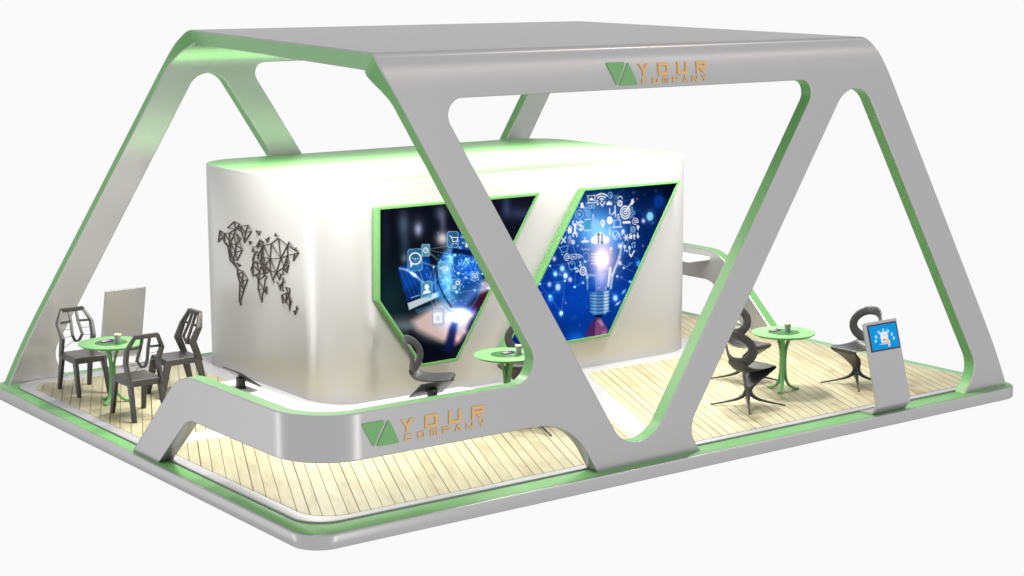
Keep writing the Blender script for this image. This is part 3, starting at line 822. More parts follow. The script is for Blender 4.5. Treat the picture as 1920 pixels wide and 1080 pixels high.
    p.disc(1143, 503, 2.4, 3.2, WHT, .9); p.line([(1143, 506), (1141, 520)], 3.4, WHT, .8)
    p.line([(1164, 495), (1174, 500), (1184, 492)], .9, ICE, .7)
    # screw cap and fingers
    p.poly([(1104, 548), (1142, 545), (1140, 584), (1133, 590), (1114, 591), (1106, 586)], (58, 118, 182), .95, .7)
    p.poly([(1131, 546), (1140, 545), (1139, 582), (1131, 588)], (225, 240, 252), .8, 1.5); p.poly([(1110, 549), (1117, 548), (1117, 589), (1111, 588)], (130, 185, 228), .6, 1.8)
    for k in range(6):
        y = 551 + k * 6.2; p.line([(1106, y), (1124, y + 1.4), (1141, y - 1.6)], 1.3, (20, 66, 134), .75); p.line([(1106, y + 2), (1124, y + 3.4), (1141, y + .4)], .9, (215, 236, 252), .6)
    p.poly([(1112, 591), (1131, 589), (1126, 594), (1119, 596)], (6, 14, 40), .98, .6)
    p.poly([(1095, 634), (1103, 612), (1112, 597), (1122, 596), (1122, 632)], (74, 40, 92), .96, 1.2)
    p.poly([(1113, 633), (1114, 605), (1120, 596), (1126, 597), (1132, 607), (1139, 618), (1137, 629)], (128, 72, 122), .97, 1.2)
    p.poly([(1119, 601), (1125, 599), (1131, 609), (1127, 612)], (196, 146, 176), .8, 1.2); p.glow(1132, 624, 5, 5, (150, 80, 110), .4); p.line([(1115, 600), (1112, 630)], 1.4, (40, 20, 62), .6)
    return p

def wall_display(label, inner, pic, ox, oz):
    """inner: picture-coordinate polygon of the visible image; frame 90 mm deep"""
    t = thing('wall_display', label, 'display', (ox, KY0 - .001, oz))
    P = [Vector(wallpt(a, b)) for a, b in inner]
    yF, yP = -.095, -.082
    outer = inset(P, -.036)
    m = len(P)
    oo = rounded([(v.x, v.y, .022) for v in outer], 6)
    bm = bmesh.new()
    levels = [(oo, 0.0), (oo, yF + .012), ([v.copy() for v in inset(oo, .004)], yF + .003), (inset(oo, .012), yF)]
    vr = [[bm.verts.new((v.x - ox, y, v.y - oz)) for v in poly] for poly, y in levels]
    n = len(oo)
    for a, b in zip(vr, vr[1:]):
        for i in range(n): bm.faces.new((a[i], a[(i + 1) % n], b[(i + 1) % n], b[i]))
    f1 = [bm.verts.new((v.x - ox, yF, v.y - oz)) for v in P]; f2 = [bm.verts.new((v.x - ox, yP + .004, v.y - oz)) for v in P]
    for i in range(m): bm.faces.new((f1[i], f1[(i + 1) % m], f2[(i + 1) % m], f2[i]))
    tr = tessellate_polygon([[Vector((v.x, v.y, 0)) for v in levels[-1][0]], [Vector((v.x, v.y, 0)) for v in P]])
    av = vr[-1] + f1
    for q in tr:
        try: bm.faces.new([av[i] for i in q])
        except ValueError: pass
    obj('frame', bm, M_GRN, t)
    keep = [(a, b) for a, b in inner]
    cx = sum(a for a, b in keep) / m; cy = sum(b for a, b in keep) / m
    keep = [(a + 2.2 * np.sign(a - cx), b + 2.2 * np.sign(b - cy)) for a, b in keep]
    pic.mesh('picture', lambda a, b: (wallpt(a, b)[0] - ox, yP, wallpt(a, b)[1] - oz), t, keep)
    return t
wall_display('five-sided wall display showing a glowing hand under app icons', [(710.7, 392.7), (1003.5, 366.2), (853.6, 671), (791, 681.5), (710.7, 562.7)], paint_hand(), 4.2, 1.4)
wall_display('slanted blue wall display showing a light bulb full of white icons', [(1094.5, 357.2), (1268, 342.8), (1139, 625), (946, 659)], paint_bulb(), 6.7, 1.4)

# ------------------------------------------------------------------ wire world map on the left wall of the cabin
MAPA = [(135,325,100,580),(100,580,190,480),(135,325,190,480),(135,325,230,390),(230,390,350,380),(350,380,480,300),(310,265,455,125),(455,125,580,180),(580,180,490,295),(490,295,310,265),(455,125,490,295),(490,295,450,440),(450,440,365,600),(350,380,450,430),(345,380,360,590),(240,395,365,590),(230,390,240,600),(190,480,250,605),(250,605,365,605),(250,605,315,690),(315,690,365,610),(455,440,500,650),(365,605,500,655),(500,655,555,570),(555,570,505,400),(505,400,595,500),(595,500,575,580),(575,580,555,570),(575,580,640,760),(500,655,635,755),(500,655,485,820),(375,620,485,820),(365,620,380,810),(380,810,485,820),(485,820,640,765),(640,765,525,1000),(485,820,525,1000),(485,820,435,970),(380,810,435,970),(435,970,525,1000),(315,690,375,810),(315,690,370,1000),(370,800,375,990),(370,1000,440,1075),(380,830,470,1075),(540,300,590,230),(590,230,775,205),(775,205,845,345),(845,345,690,600),(690,600,590,230),(540,300,630,365),(600,240,700,365),(630,370,710,370),(710,370,845,345),(775,205,710,370),(710,370,690,600),(955,330,1050,350),(1050,350,1005,430),(1005,430,955,330),(800,570,850,580),(850,580,810,635),(810,635,800,570)]
MAPB = [(350,265,420,215),(420,215,385,315),(385,315,350,265),(555,130,535,185),(535,185,595,195),(595,195,555,130),(235,265,150,410),(235,265,300,310),(300,310,300,380),(235,265,270,330),(150,410,215,330),(215,330,240,400),(185,440,215,340),(200,330,260,355),(240,400,300,380),(95,400,80,510),(80,510,120,510),(120,510,95,400),(170,495,115,570),(170,495,205,570),(115,570,260,590),(115,570,100,680),(205,570,190,640),(190,640,235,710),(205,570,285,400),(235,710,280,600),(90,620,90,700),(300,380,460,345),(460,345,605,230),(605,230,790,375),(790,375,825,310),(825,310,930,455),(300,380,435,640),(290,390,300,620),(270,400,265,600),(460,345,440,640),(460,345,655,640),(605,230,655,640),(790,375,655,640),(790,375,795,580),(300,620,435,645),(435,645,655,640),(655,640,795,580),(795,580,1015,530),(1015,530,790,375),(960,430,1015,530),(930,455,960,430),(930,560,905,690),(905,690,1015,530),(300,620,345,780),(435,645,345,780),(435,645,440,890),(440,650,560,930),(655,640,560,930),(655,640,715,800),(715,800,795,580),(345,780,440,890),(440,890,560,930),(560,930,715,820),(715,820,695,975),(695,975,560,930),(440,890,490,1080),(490,1080,560,930),(560,930,630,1080),(630,1080,655,965),(785,600,780,760),(780,760,715,820),(800,640,825,745),(815,780,740,880),(740,880,775,935),(775,935,815,780),(345,780,405,910),(405,910,345,950),(345,950,340,830),(260,600,330,950),(300,740,345,950),(250,720,340,940),(250,620,300,740),(150,700,85,770),(85,770,50,870),(50,870,100,1005),(100,1005,220,930),(150,700,265,775),(265,775,220,930),(85,770,100,1005),(85,775,215,910),(160,715,215,910),(265,775,320,980),(220,930,330,985),(85,770,100,680)]
MAPC = [(500,270,480,410),(440,315,480,410),(480,410,585,335),(585,330,625,350),(625,350,595,400),(595,400,580,570),(480,410,575,560),(480,410,480,560),(480,560,580,565),(480,560,545,780),(580,570,550,640),(550,640,545,780),(625,520,595,600),(595,600,620,640),(620,640,625,520),(10,70,130,220),(50,60,130,220),(130,220,130,310),(130,220,220,260),(130,310,220,260),(220,260,300,400),(220,260,210,420),(145,310,210,420),(210,420,300,400),(130,310,170,460),(170,460,210,420),(170,460,235,570),(215,420,235,570),(300,400,235,580),(170,460,160,770),(170,605,235,590),(235,580,185,740),(185,740,190,830),(190,830,160,770),(120,120,180,155),(180,155,155,175),(155,175,120,120),(800,440,840,515),(840,515,885,450),(900,370,930,450),(930,450,885,450),(900,370,885,500),(885,500,850,530),(885,500,905,590),(905,590,850,570),(850,570,850,530),(738,420,746,450),(945,525,1010,550),(1010,550,1010,620),(1010,620,990,640),(990,640,945,525),(875,670,945,625),(945,625,1000,635),(1000,635,1040,760),(1040,760,1015,860),(1015,860,945,770),(945,770,895,795),(895,795,875,670),(955,630,950,760),(875,670,945,770),(945,770,1000,650),(1000,650,1015,860),(1010,870,1000,880),(1000,880,1015,920),(1130,850,1150,885),(1150,885,1120,920),(1120,920,1130,850),(1120,920,1080,935),(1080,935,1105,985),(1105,985,1120,920)]
# drawing units -> (y, z) on the cabin wall
HMAP = (-0.0132838487, -7.86674489e-06, 13.5149808, 0.00320112937, -0.00842877618, 4.69944179, 0.000635740288, -8.35750144e-05)
def mappt(a, b):
    w = HMAP[6] * a + HMAP[7] * b + 1
    return ((HMAP[0] * a + HMAP[1] * b + HMAP[2]) / w, (HMAP[3] * a + HMAP[4] * b + HMAP[5]) / w)
bm = bmesh.new()
for segs, ox_, oy_, sc_ in ((MAPA, 400, 405, 12.0), (MAPB, 465, 425, 10.8), (MAPC, 430, 480, 9.0)):
    for (xa, ya, xb, yb) in segs:
        p0 = mappt(ox_ + xa / sc_, oy_ + ya / sc_); p1 = mappt(ox_ + xb / sc_, oy_ + yb / sc_)
        a = Vector((0, p0[0], p0[1])); b = Vector((0, p1[0], p1[1]))
        d = (b - a)
        if d.length < 1e-4: continue
        d.normalize(); n = Vector((0, -d.z, d.y)) * .0040
        a -= d * .006; b += d * .006
        x0, x1 = -.002, -.014
        q = [bm.verts.new(v + Vector((x, 0, 0)) - Vector((0, 5.6, 1.4))) for x in (x0, x1) for v in (a - n, a + n, b + n, b - n)]
        for f in ((4, 5, 6, 7), (0, 1, 5, 4), (1, 2, 6, 5), (2, 3, 7, 6), (3, 0, 4, 7)): bm.faces.new([q[i] for i in f])
wm = obj('wall_map', bm, M_BRONZE, None)
wm.location = (KX0, 5.6, 1.4)
tag(wm, 'dark bronze wire-triangle world map on the left wall of the cabin', 'wall map')

# ------------------------------------------------------------------ bistro tables
GT = 'green bistro tables'
def make_table(label):
    t = thing('bistro_table', label, 'table', (0, 0, 0), 0, GT)
    H = .711
    bm = bmesh.new()
    lathe(bm, [(0, H - .040), (.30, H - .040), (.345, H - .030), (.372, H - .012), (.375, H - .006), (.373, H - .001), (.368, H), (.188, H), (.187, H - .002), (.186, H - .006), (0, H - .006)], 72)
    obj('tabletop', bm, M_GRN, t, 35)
    bm = bmesh.new(); lathe(bm, [(0, H - .004), (.1855, H - .004), (.1855, H + .0005), (.183, H + .0015), (0, H + .0015)], 64)
    obj('glass_inlay', bm, M_GLASS, t, 35)
    for k in range(3):
        a = R(97 + 120 * k)
        pr = [(.205, .012), (.165, .018), (.105, .045), (.055, .105), (.032, .20), (.024, .32), (.026, .44), (.042, .54), (.075, .62), (.13, .665), (.18, .672)]
        pts = catmull([Vector((r * math.cos(a), r * math.sin(a), z)) for r, z in pr], 5)
        bm = bmesh.new()
        side = Vector((-math.sin(a), math.cos(a), 0))
        fr = []
        for i in range(len(pts)):
            tt = (pts[min(i + 1, len(pts) - 1)] - pts[max(i - 1, 0)]).normalized()
            fr.append((side, side.cross(tt).normalized()))
        sweep(bm, pts, [(.026, .017)] * len(pts), frames=fr, ns=12, power=3)
        obj('leg', bm, M_GRN, t, 40)
    return t
tab = make_table('green bistro table between the organic chairs at the right end')
TABS = [(7.375, 1.48), (4.02, 2.465), (.765, 5.77)]
tab.location = (*TABS[0], ZW)
copy_tree(tab, (*TABS[1], ZW), R(-58), 'green bistro table in front of the cabin, partly behind the slanted frame leg')
copy_tree(tab, (*TABS[2], ZW), 0, 'green bistro table among the slatted chairs at the left end')

def make_cup(label):
    t = thing('paper_cup', label, 'cup', (0, 0, 0), 0, 'paper cups on the tables')
    bm = bmesh.new(); lathe(bm, [(0, 0), (.029, 0), (.030, .004), (.0385, .094), (.0365, .094), (.0285, .008), (0, .008)], 32)
    obj('cup_body', bm, M_CUP, t, 40)
    bm = bmesh.new(); lathe(bm, [(.0375, .092), (.041, .093), (.0415, .098), (.040, .102), (.037, .102), (.0355, .096), (.0355, .088), (0, .084)], 32)
    obj('rim', bm, M_RIM, t, 50)
    return t
def make_phone(label):
    t = thing('smartphone', label, 'phone', (0, 0, 0), 0, 'phones on the tables')
    bm = bmesh.new(); o = rrect(-.077, -.038, .077, .038, .012, 5)
    prism(bm, [(inset(o, .001), 0), (o, .002), (o, .007), (inset(o, .001), .0085)])
    obj('phone_body', bm, M_BLK, t, 40)
    p = Paint(-72, -34, 72, 34, 2)
    u = (p.X + 72) / 144
    p.I[..., 0] = 1.0 - 1.0 * np.clip((u - .68) / .3, 0, 1); p.I[..., 1] = .93 - .80 * np.clip((u - .45) / .42, 0, 1); p.I[..., 2] = .9 + .1 * u - .55 * np.clip((u - .8) / .2, 0, 1)
    p.glow(-10, 20, 40, 14, (255, 120, 90), -.0)
    p.disc(14, 0, 34, 14, (240, 110, 190), .35, 14, .5); p.disc(60, -10, 18, 26, (30, 40, 160), .6, 10)
    p.mesh('screen', lambda a, b: (a / 1000, b / 1000, .0092), t)
    return t
cup = make_cup('grey paper cup on the table between the organic chairs'); ph = make_phone('phone lying on the table between the organic chairs')
zt = ZW + .711 + .002
def place(o, x, y, rz, label=None):
    if label is None: o.location = (x, y, zt); o.rotation_euler = (0, 0, rz); return o
    return copy_tree(o, (x, y, zt), rz, label)
place(cup, TABS[0][0] + .045, TABS[0][1] - .02, 0); place(ph, TABS[0][0] - .02, TABS[0][1] + .125, R(8))
place(cup, TABS[1][0] + .105, TABS[1][1] - .08, 0, 'grey paper cup on the table right in front of the cabin'); place(ph, TABS[1][0] + .04, TABS[1][1] + .04, R(8), 'phone lying on the table right in front of the cabin')
place(cup, TABS[2][0] + .055, TABS[2][1] - .07, 0, 'grey paper cup on the table among the slatted chairs'); place(ph, TABS[2][0] - .015, TABS[2][1] + .08, R(8), 'phone lying on the table among the slatted chairs')

# ------------------------------------------------------------------ slatted angular chairs
def hexa(bm, A, B):
    """loft between two quads"""
    a = [bm.verts.new(p) for p in A]; b = [bm.verts.new(p) for p in B]
    bm.faces.new(a[::-1]); bm.faces.new(b)
    for i in range(4): bm.faces.new((a[i], a[(i + 1) % 4], b[(i + 1) % 4], b[i]))
def quad(x, y, z, dx, dy):
    return [Vector((x - dx, y - dy, z)), Vector((x + dx, y - dy, z)), Vector((x + dx, y + dy, z)), Vector((x - dx, y + dy, z))]
def bar3(bm, a, b, w, t):
    """board between a and b; w = half width in the x direction, t = half thickness"""
    a, b = Vector(a), Vector(b)
    d = (b - a).normalized()
    n = d.cross(Vector((1, 0, 0)))
    if n.length < 1e-3: n = Vector((0, 1, 0))
    n.normalize()
    X = n.cross(d).normalized()
    A = [a - X * w - n * t, a + X * w - n * t, a + X * w + n * t, a - X * w + n * t]
    B = [b - X * w - n * t, b + X * w - n * t, b + X * w + n * t, b - X * w + n * t]
    hexa(bm, A, B)
def bev(bm, d=.004):
    bmesh.ops.remove_doubles(bm, verts=bm.verts, dist=1e-5)
    bmesh.ops.bevel(bm, geom=list(bm.edges), offset=d, segments=2, affect='EDGES', profile=.6, clamp_overlap=True)
def poly_strip(bm, pts, sec):
    """mitred board through pts (all at one y sign); sec(i) -> (half x, half y)"""
    rings = [[bm.verts.new(v) for v in quad(p[0], p[1], p[2], *sec(i))] for i, p in enumerate(pts)]
    for a, b in zip(rings, rings[1:]):
        for i in range(4): bm.faces.new((a[i], a[(i + 1) % 4], b[(i + 1) % 4], b[i]))
    bm.faces.new(rings[0][::-1]); bm.faces.new(rings[-1])
GC = 'slatted chairs around the left table'
def make_slat_chair(label):
    t = thing('slatted_chair', label, 'chair', (0, 0, 0), 0, GC)
    bm = bmesh.new()
    # seat: slab with a deep apron, open below
    o = [Vector(p) for p in ((-.215, -.19), (.225, -.20), (.225, .20), (-.215, .19))]
    oi = inset(o, .035)
    prism(bm, [(oi, .445), (oi, .385), (o, .385), (o, .452), (inset(o, .006), .462), (inset(o, .05), .459)], cap0=True)
    obj('seat', bm, M_DK, t, 30)
    for sx, sy in ((1, 1), (1, -1), (-1, 1), (-1, -1)):
        bm = bmesh.new()
        x0 = .19 if sx > 0 else -.185
        # splayed tapering board leg with a mitred shoulder
        hexa(bm, quad(sx * .290, sy * .190, 0, .029, .019), quad(x0, sy * .178, .44, .044, .022))
        hexa(bm, quad(x0 - sx * .0, sy * .1785, .39, .0365, .0215), quad(x0 - sx * .085, sy * .178, .43, .03, .0212))
        bev(bm, .004)
        obj('leg', bm, M_DK, t, 30)
    # backrest: hexagonal frame bent forward at the lumbar line
    bm = bmesh.new()
    P = [(-.215, .185, .40), (-.125, .196, .640), (-.205, .212, .805), (-.268, .130, .968)]
    for sy in (1, -1):
        pts = [(x, y * sy, z) for x, y, z in P]
        hw = [(.038, .016), (.044, .018), (.036, .018), (.022, .018)]
        poly_strip(bm, pts, lambda i: hw[i])
    bar3(bm, (-.262, -.14, .955), (-.262, .14, .955), .026, .023)
    bev(bm, .003)
    obj('backrest_frame', bm, M_DK, t, 30)
    bm = bmesh.new()
    for sy in (1, -1):
        S = [(-.260, sy * .045, .955), (-.205, sy * .046, .815), (-.135, sy * .062, .665), (-.155, sy * .026, .590)]
        poly_strip(bm, S, lambda i: (.015, .015))
        bar3(bm, (-.205, sy * .045, .822), (-.200, sy * .195, .815), .013, .012)
    bar3(bm, (-.155, -.030, .588), (-.155, .030, .588), .014, .012)
    bev(bm, .002)
    obj('back_slats', bm, M_DK, t, 30)
    for sy in (1, -1):
        for a, b in (((-.165, sy * .055, .735), (-.160, sy * .19, .740)), ((-.140, sy * .055, .655), (-.122, sy * .185, .650)), ((-.150, sy * .030, .60), (-.180, sy * .18, .50))):
            a, b = Vector(a), Vector(b)
            bm = bmesh.new(); sweep(bm, [a, b], [(.0035, .0035)] * 2, ns=6)
            obj('back_rod', bm, M_DK, t, 60)
    return t
ch = make_slat_chair('slatted chair at the far left corner, behind the left table')
ch.location = (.73, 6.52, ZW); ch.rotation_euler = (0, 0, R(-90))
copy_tree(ch, (.73, 5.01, ZW), R(90), 'slatted chair with its back to the viewer, in front of the left table')
copy_tree(ch, (1.565, 5.74, ZW), R(180), 'slatted chair between the left table and the cabin wall')

# ------------------------------------------------------------------ sculpted organic chairs
GO = 'sculpted graphite chairs'
def make_organic(label):
    t = thing('sculpted_chair', label, 'chair', (0, 0, 0), 0, GO)
    # body: column, front roll and saddle in one ribbon
    K = [  # x, z, half width, half thickness, edge lift
        (.000, .120, .034, .030, 0), (.002, .175, .045, .030, 0), (.018, .232, .072, .026, 0), (.066, .296, .118, .021, 0), (.130, .352, .158, .017, 0), (.198, .400, .182, .014, 0),
        (.243, .432, .196, .012, 0), (.252, .452, .203, .011, .002), (.232, .462, .207, .011, .006), (.170, .452, .212, .011, .018), (.085, .432, .212, .012, .032), (.0, .420, .205, .013, .045),
        (-.085, .420, .185, .014, .055), (-.150, .436, .165, .016, .06), (-.188, .470, .145, .017, .05), (-.206, .510, .125, .016, .03), (-.214, .545, .110, .012, .01)]
    cp = catmull([Vector((k[0], 0, k[1])) for k in K], 4)
    par = catmull([Vector((k[2], k[3], k[4])) for k in K], 4)
    bm = bmesh.new()
    ns = 24; rings = []
    for i, p in enumerate(cp):
        tt = (cp[min(i + 1, len(cp) - 1)] - cp[max(i - 1, 0)]).normalized()
        nor = Vector((-tt.z, 0, tt.x))       # normal in the x-z plane
        a, b, lift = par[i]
        ring = []
        for k in range(ns):
            th = 2 * PI * k / ns
            c, s_ = math.cos(th), math.sin(th)
            c = math.copysign(abs(c) ** .8, c); s_ = math.copysign(abs(s_) ** .8, s_)
            ring.append(bm.verts.new(p + Vector((0, a * c, 0)) + nor * (b * s_) + Vector((0, 0, 1)) * (lift * c * c)))
        rings.append(ring)
    for A, B in zip(rings, rings[1:]):
        for k in range(ns): bm.faces.new((A[k], A[(k + 1) % ns], B[(k + 1) % ns], B[k]))
    bm.faces.new(rings[0][::-1]); bm.faces.new(rings[-1])
    obj('seat', bm, M_DK2, t, 60)
    # backrest: wrap-around loop band
    bm = bmesh.new(); pts = []; secs = []; fr = []
    n = 64
    def lp(th, rs=1.0):
        sn = math.sin(th); y = .205 * rs * math.copysign(abs(sn) ** .86, sn); zc = .706; z = zc - .166 * rs * math.cos(th)
        x = -.212 + 2.1 * y * y - .22 * (z - .55)
        return Vector((x, y, z))
    for i in range(n):
        th = 2 * PI * i / n
        p = lp(th); q = lp(th, 1.12)
        tan = (lp(th + .02) - lp(th - .02)).normalized()
        side = (q - p).normalized(); nor = tan.cross(side).normalized(); side = nor.cross(tan).normalized()
        pts.append(p); fr.append((side, nor))
        wv = .047 + .010 * math.cos(th) ** 2 + .004 * math.cos(th)
        secs.append((wv, .0115))
    sweep(bm, pts, secs, closed=True, frames=fr, ns=14, power=2.6)
    obj('backrest', bm, M_DK2, t, 60)
    for sx, sy in ((1, 1), (1, -1), (-1, 1), (-1, -1)):
        pr = [(.0, .215, .030), (.014, .170, .029), (.038, .120, .024), (.085, .080, .018), (.16, .050, .0125), (.25, .024, .0100), (.305, .010, .0095)]
        pts = catmull([Vector((sx * r, sy * r * .985, z)) for r, z, _ in pr], 4)
        rr = catmull([Vector((r, 0, 0)) for _, _, r in pr], 4)
        bm = bmesh.new(); sweep(bm, pts, [(v.x, v.x) for v in rr], ns=10)
        obj('leg', bm, M_DK2, t, 60)
    return t
oc = make_organic('sculpted chair left of the right-hand table, nearest to the viewer')
oc.location = (6.515, 1.18, ZW); oc.rotation_euler = (0, 0, R(4))
copy_tree(oc, (7.39, 2.15, ZW), R(-88), 'sculpted chair behind the right-hand table, its loop back partly hidden by the frame leg')
copy_tree(oc, (8.335, 1.185, ZW), R(182), 'sculpted chair behind the blue-screen kiosk')
copy_tree(oc, (3.31, 2.96, ZW), R(-46), 'sculpted chair beside the hand display, seen edge-on above the counter')
copy_tree(oc, (4.60, 2.98, ZW), R(215), 'sculpted chair in front of the bulb display, seen through the frame opening')
copy_tree(oc, (3.95, 1.87, ZW), R(122), 'sculpted chair hidden by the slanted frame leg, only a foot showing')

# ------------------------------------------------------------------ info kiosks
def paint_kiosk():
    p = Paint(0, 0, 150, 86, 1.0)
    p.I[:] = np.array((22, 152, 226)) / 255
    p.poly([(55, 26), (96, 26), (96, 64), (55, 64)], (245, 246, 250)); p.poly([(57, 66), (94, 66), (94, 70), (57, 70)], (225, 238, 250))
    p.line([(60, 65), (92, 65)], 1.2, (30, 80, 150))
    for x, y, c in [(66, 44, (240, 200, 190)), (74, 38, (150, 175, 215)), (80, 42, (90, 150, 220)), (87, 40, (210, 205, 150))]: p.line([(x, y), (x, y - 8)], 2.2, c, .8)
    p.disc(70, 55, 4, 4.4, (165, 80, 60)); p.disc(78, 55, 3.6, 4, (240, 160, 110)); p.line([(84, 56), (84, 50)], 3, (245, 190, 140))
    cx, cy = 76, 52
    for k in range(7):
        a = R(180 - 30 * k - (0 if k else 0)); rx, ry = 51, 38
        x, y = cx + rx * math.cos(a), cy + 6 - ry * math.sin(a)
        if k in (0, 6): y = cy + 2
        p.disc(x, y, 6.0, 6.6, (150, 220, 246)); p.disc(x, y, 2.8, 3.2, (215, 240, 250))
    rnd = random.Random(3)
    for k in range(30):
        a = rnd.uniform(0, PI); r_ = rnd.uniform(28, 46); p.disc(cx + r_ * 1.28 * math.cos(a), cy + 4 - r_ * .95 * math.sin(a), 1.3, 1.3, (170, 230, 250), .85)
    p.line([(44, 68), (56, 68)], 3.5, (170, 225, 248), .9); p.line([(96, 58), (104, 60)], 3, (120, 200, 240), .9); p.line([(50, 48), (52, 44)], 2.5, (180, 235, 250), .9); p.line([(98, 46), (100, 40)], 2.5, (150, 220, 246), .9)
    p.poly([(88, 50), (92, 49), (95, 56), (104, 60), (102, 72), (92, 76), (86, 64)], (246, 206, 150), 1, .6); p.poly([(90, 75), (101, 72), (100, 79), (91, 81)], WHT)
    return p
def make_kiosk(label):
    t = thing('info_kiosk', label, 'kiosk', (0, 0, 0), 0, 'slanted info kiosks')
    w = .2775
    # side profile (y, z), front is -y
    prof = [(.20, 0), (.20, .012), (-.045, .012), (-.115, .120), (.142, 1.022), (.120, 1.028), (-.142, .108), (-.060, 0)]
    pr = rounded([(a, b, d) for (a, b), d in zip(prof, (0, 0, .012, .02, .006, .006, .02, .012))], 6)
    bm = bmesh.new()
    def ringx(x, poly): return [bm.verts.new((x, q.x, q.y)) for q in poly]
    ii = inset(pr, .003)
    rs = [ringx(-w, ii), ringx(-w + .004, pr), ringx(w - .004, pr), ringx(w, ii)]
    n = len(pr)
    for a, b in zip(rs, rs[1:]):
        for i in range(n): bm.faces.new((a[i], a[(i + 1) % n], b[(i + 1) % n], b[i]))
    bm.faces.new(rs[0][::-1]); bm.faces.new(rs[-1])
    bmesh.ops.triangulate(bm, faces=[f for f in bm.faces if len(f.verts) > 4])
    obj('stand', bm, M_SIL, t, 35)
    # screen lies on the slanted front
    k = Vector((0, .262, .920)).normalized(); nrm = Vector((0, -k.z, k.y))
    base = Vector((0, -.142, .108))
    def pt(x, h, d): return Vector((x, 0, 0)) + base + k * h + nrm * d
    h0, h1, x0, x1 = .615, .925, -.225, .257
    bm = bmesh.new()
    A = [pt(x0, h0, -.002), pt(x1, h0, -.002), pt(x1, h1, -.002), pt(x0, h1, -.002)]
    B = [pt(x0, h0, .006), pt(x1, h0, .006), pt(x1, h1, .006), pt(x0, h1, .006)]
    hexa(bm, A, B); bz = obj('screen_bezel', bm, M_BEZ, t)
    mg = .018
    paint_kiosk().mesh('screen', lambda a, b: pt(x0 + mg + (x1 - x0 - 2 * mg) * a / 150, h1 - mg - (h1 - h0 - 2 * mg) * b / 86, .0075), t)
    return t
kk = make_kiosk('grey slanted info kiosk with lit blue screen on the green front rim')
kk.location = (7.667, .135, ZP + .0035)
copy_tree(kk, (1.735, W - .16, ZP + .0035), PI, 'beige back of a slanted info kiosk behind the left table')

# ------------------------------------------------------------------ tablets on the counter
def make_tablet(label):
    t = thing('tablet_stand', label, 'tablet', (0, 0, 0), 0, 'black tablets on the reception counter')
    tilt = R(-37)
    M = Matrix.Translation((0, .0, .115)) @ Matrix.Rotation(tilt, 4, 'X')
    bm = bmesh.new(); box(bm, -.19, -.135, -.007, .19, .135, .007, M, .003)
    obj('tablet', bm, M_BLK, t, 30)
    bm = bmesh.new(); box(bm, -.182, -.127, .0075, .182, .127, .0082, M)
    obj('screen', bm, M_BEZ, t)
    bm = bmesh.new(); box(bm, -.038, -.045, .008, .038, .025, .112, None, .006); box(bm, -.055, -.05, .085, .055, .03, .105, Matrix.Rotation(R(-12), 4, 'X'), .004)
    obj('stem', bm, M_BLK, t, 30)
    bm = bmesh.new(); box(bm, -.045, -.05, 0, .045, .03, .008, None, .003)
    obj('base_plate', bm, M_BLK, t, 30)
    return t
tb = make_tablet('black tablet stand on the front counter, seen from behind')
tb.location = (1.67, .50, 1.072); tb.rotation_euler = (0, 0, R(0))
copy_tree(tb, (.47, 2.05, 1.072), R(-90), 'black tablet stand on the side counter, seen edge-on')

# ------------------------------------------------------------------ light
w = bpy.data.worlds.new('World'); scene.world = w; w.use_nodes = True
bg = w.node_tree.nodes['Background']; bg.inputs['Color'].default_value = (.955, .955, .955, 1); bg.inputs['Strength'].default_value = 1.0

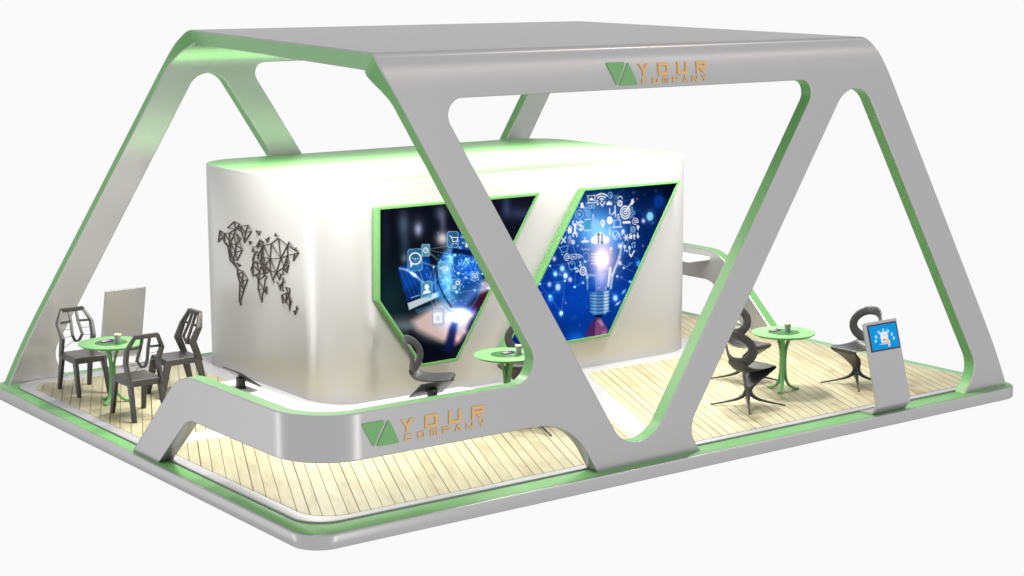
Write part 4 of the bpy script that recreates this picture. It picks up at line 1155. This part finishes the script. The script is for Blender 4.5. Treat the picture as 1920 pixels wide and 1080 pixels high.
def area(name, loc, target, sx, sy, power, col=(1, 1, 1), spread=180):
    d = bpy.data.lights.new(name, 'AREA'); d.shape = 'RECTANGLE'; d.size = sx; d.size_y = sy; d.energy = power; d.color = col; d.spread = R(spread)
    o = bpy.data.objects.new(name, d); link(o); o.location = loc
    v = Vector(target) - Vector(loc); o.rotation_euler = v.to_track_quat('-Z', 'Y').to_euler()
    return o
WARM = (1, .965, .90)
# lamps under the canopy roof
for (x, y, pw, sx, sp) in [(1.9, 2.6, 112, .5, 160), (1.95, 3.8, 115, .4, 150), (2.45, 5.2, 120, .4, 150), (3.5, 3.0, 92, .6, 150), (5.4, 2.9, 62, .6, 150), (7.3, 2.3, 185, .6, 150), (7.9, 3.6, 120, .5, 150)]:
    area('roof_lamp', (x, y, 4.17), (x, y, 0), sx, sx, pw, WARM, sp)
area('roof_lamp', (5.5, 5.25, 4.17), (5.5, 5.25, 0), 5.3, 1.1, 385, WARM, 104)
# soft boxes outside the booth: radiance = power / (pi * area)
def softbox(loc, target, sx, sy, radiance, col=(1, 1, 1)):
    area('softbox', loc, target, sx, sy, radiance * PI * sx * sy, col)
softbox((-12.5, 18, -1), (1, 3, .6), 14, 16, .62, (.97, .98, 1))
softbox((-14.2, 13.2, -2), (.4, .4, .6), .6, 14, 10, (.95, .97, 1))
softbox((7.3, -18, -2), (.4, .3, .6), .7, 14, 14, (1, .97, .94))
softbox((20, -21, 11.0), (4, 0, 4.1), 18, 1.4, 3.2, (1, .90, .86))
softbox((26, -4, 30), (5, 2, 4), 2.4, 2.4, 40, (1, .91, .86))

# ------------------------------------------------------------------ camera
cam = bpy.data.cameras.new('Camera'); co = bpy.data.objects.new('Camera', cam); link(co)
r = Vector((0.80124767, -0.59832816, -0.00236384)); u = Vector((0.10533277, 0.13716455, 0.98493192)); f = Vector((0.58898827, 0.7894234, -0.17292634))
co.matrix_world = Matrix(((r.x, u.x, -f.x, -7.6299), (r.y, u.y, -f.y, -13.2455), (r.z, u.z, -f.z, 5.0655), (0, 0, 0, 1)))
cam.sensor_width = 36; cam.lens = 36 * 3349.23 / 1920; cam.clip_end = 500
scene.camera = co
scene.render.resolution_x = 1024; scene.render.resolution_y = 576
vs = scene.view_settings
vs.view_transform = 'Standard'; vs.look = 'None'; vs.exposure = 0; vs.gamma = 1; vs.use_curve_mapping = False
scene.cycles.max_bounces = 8
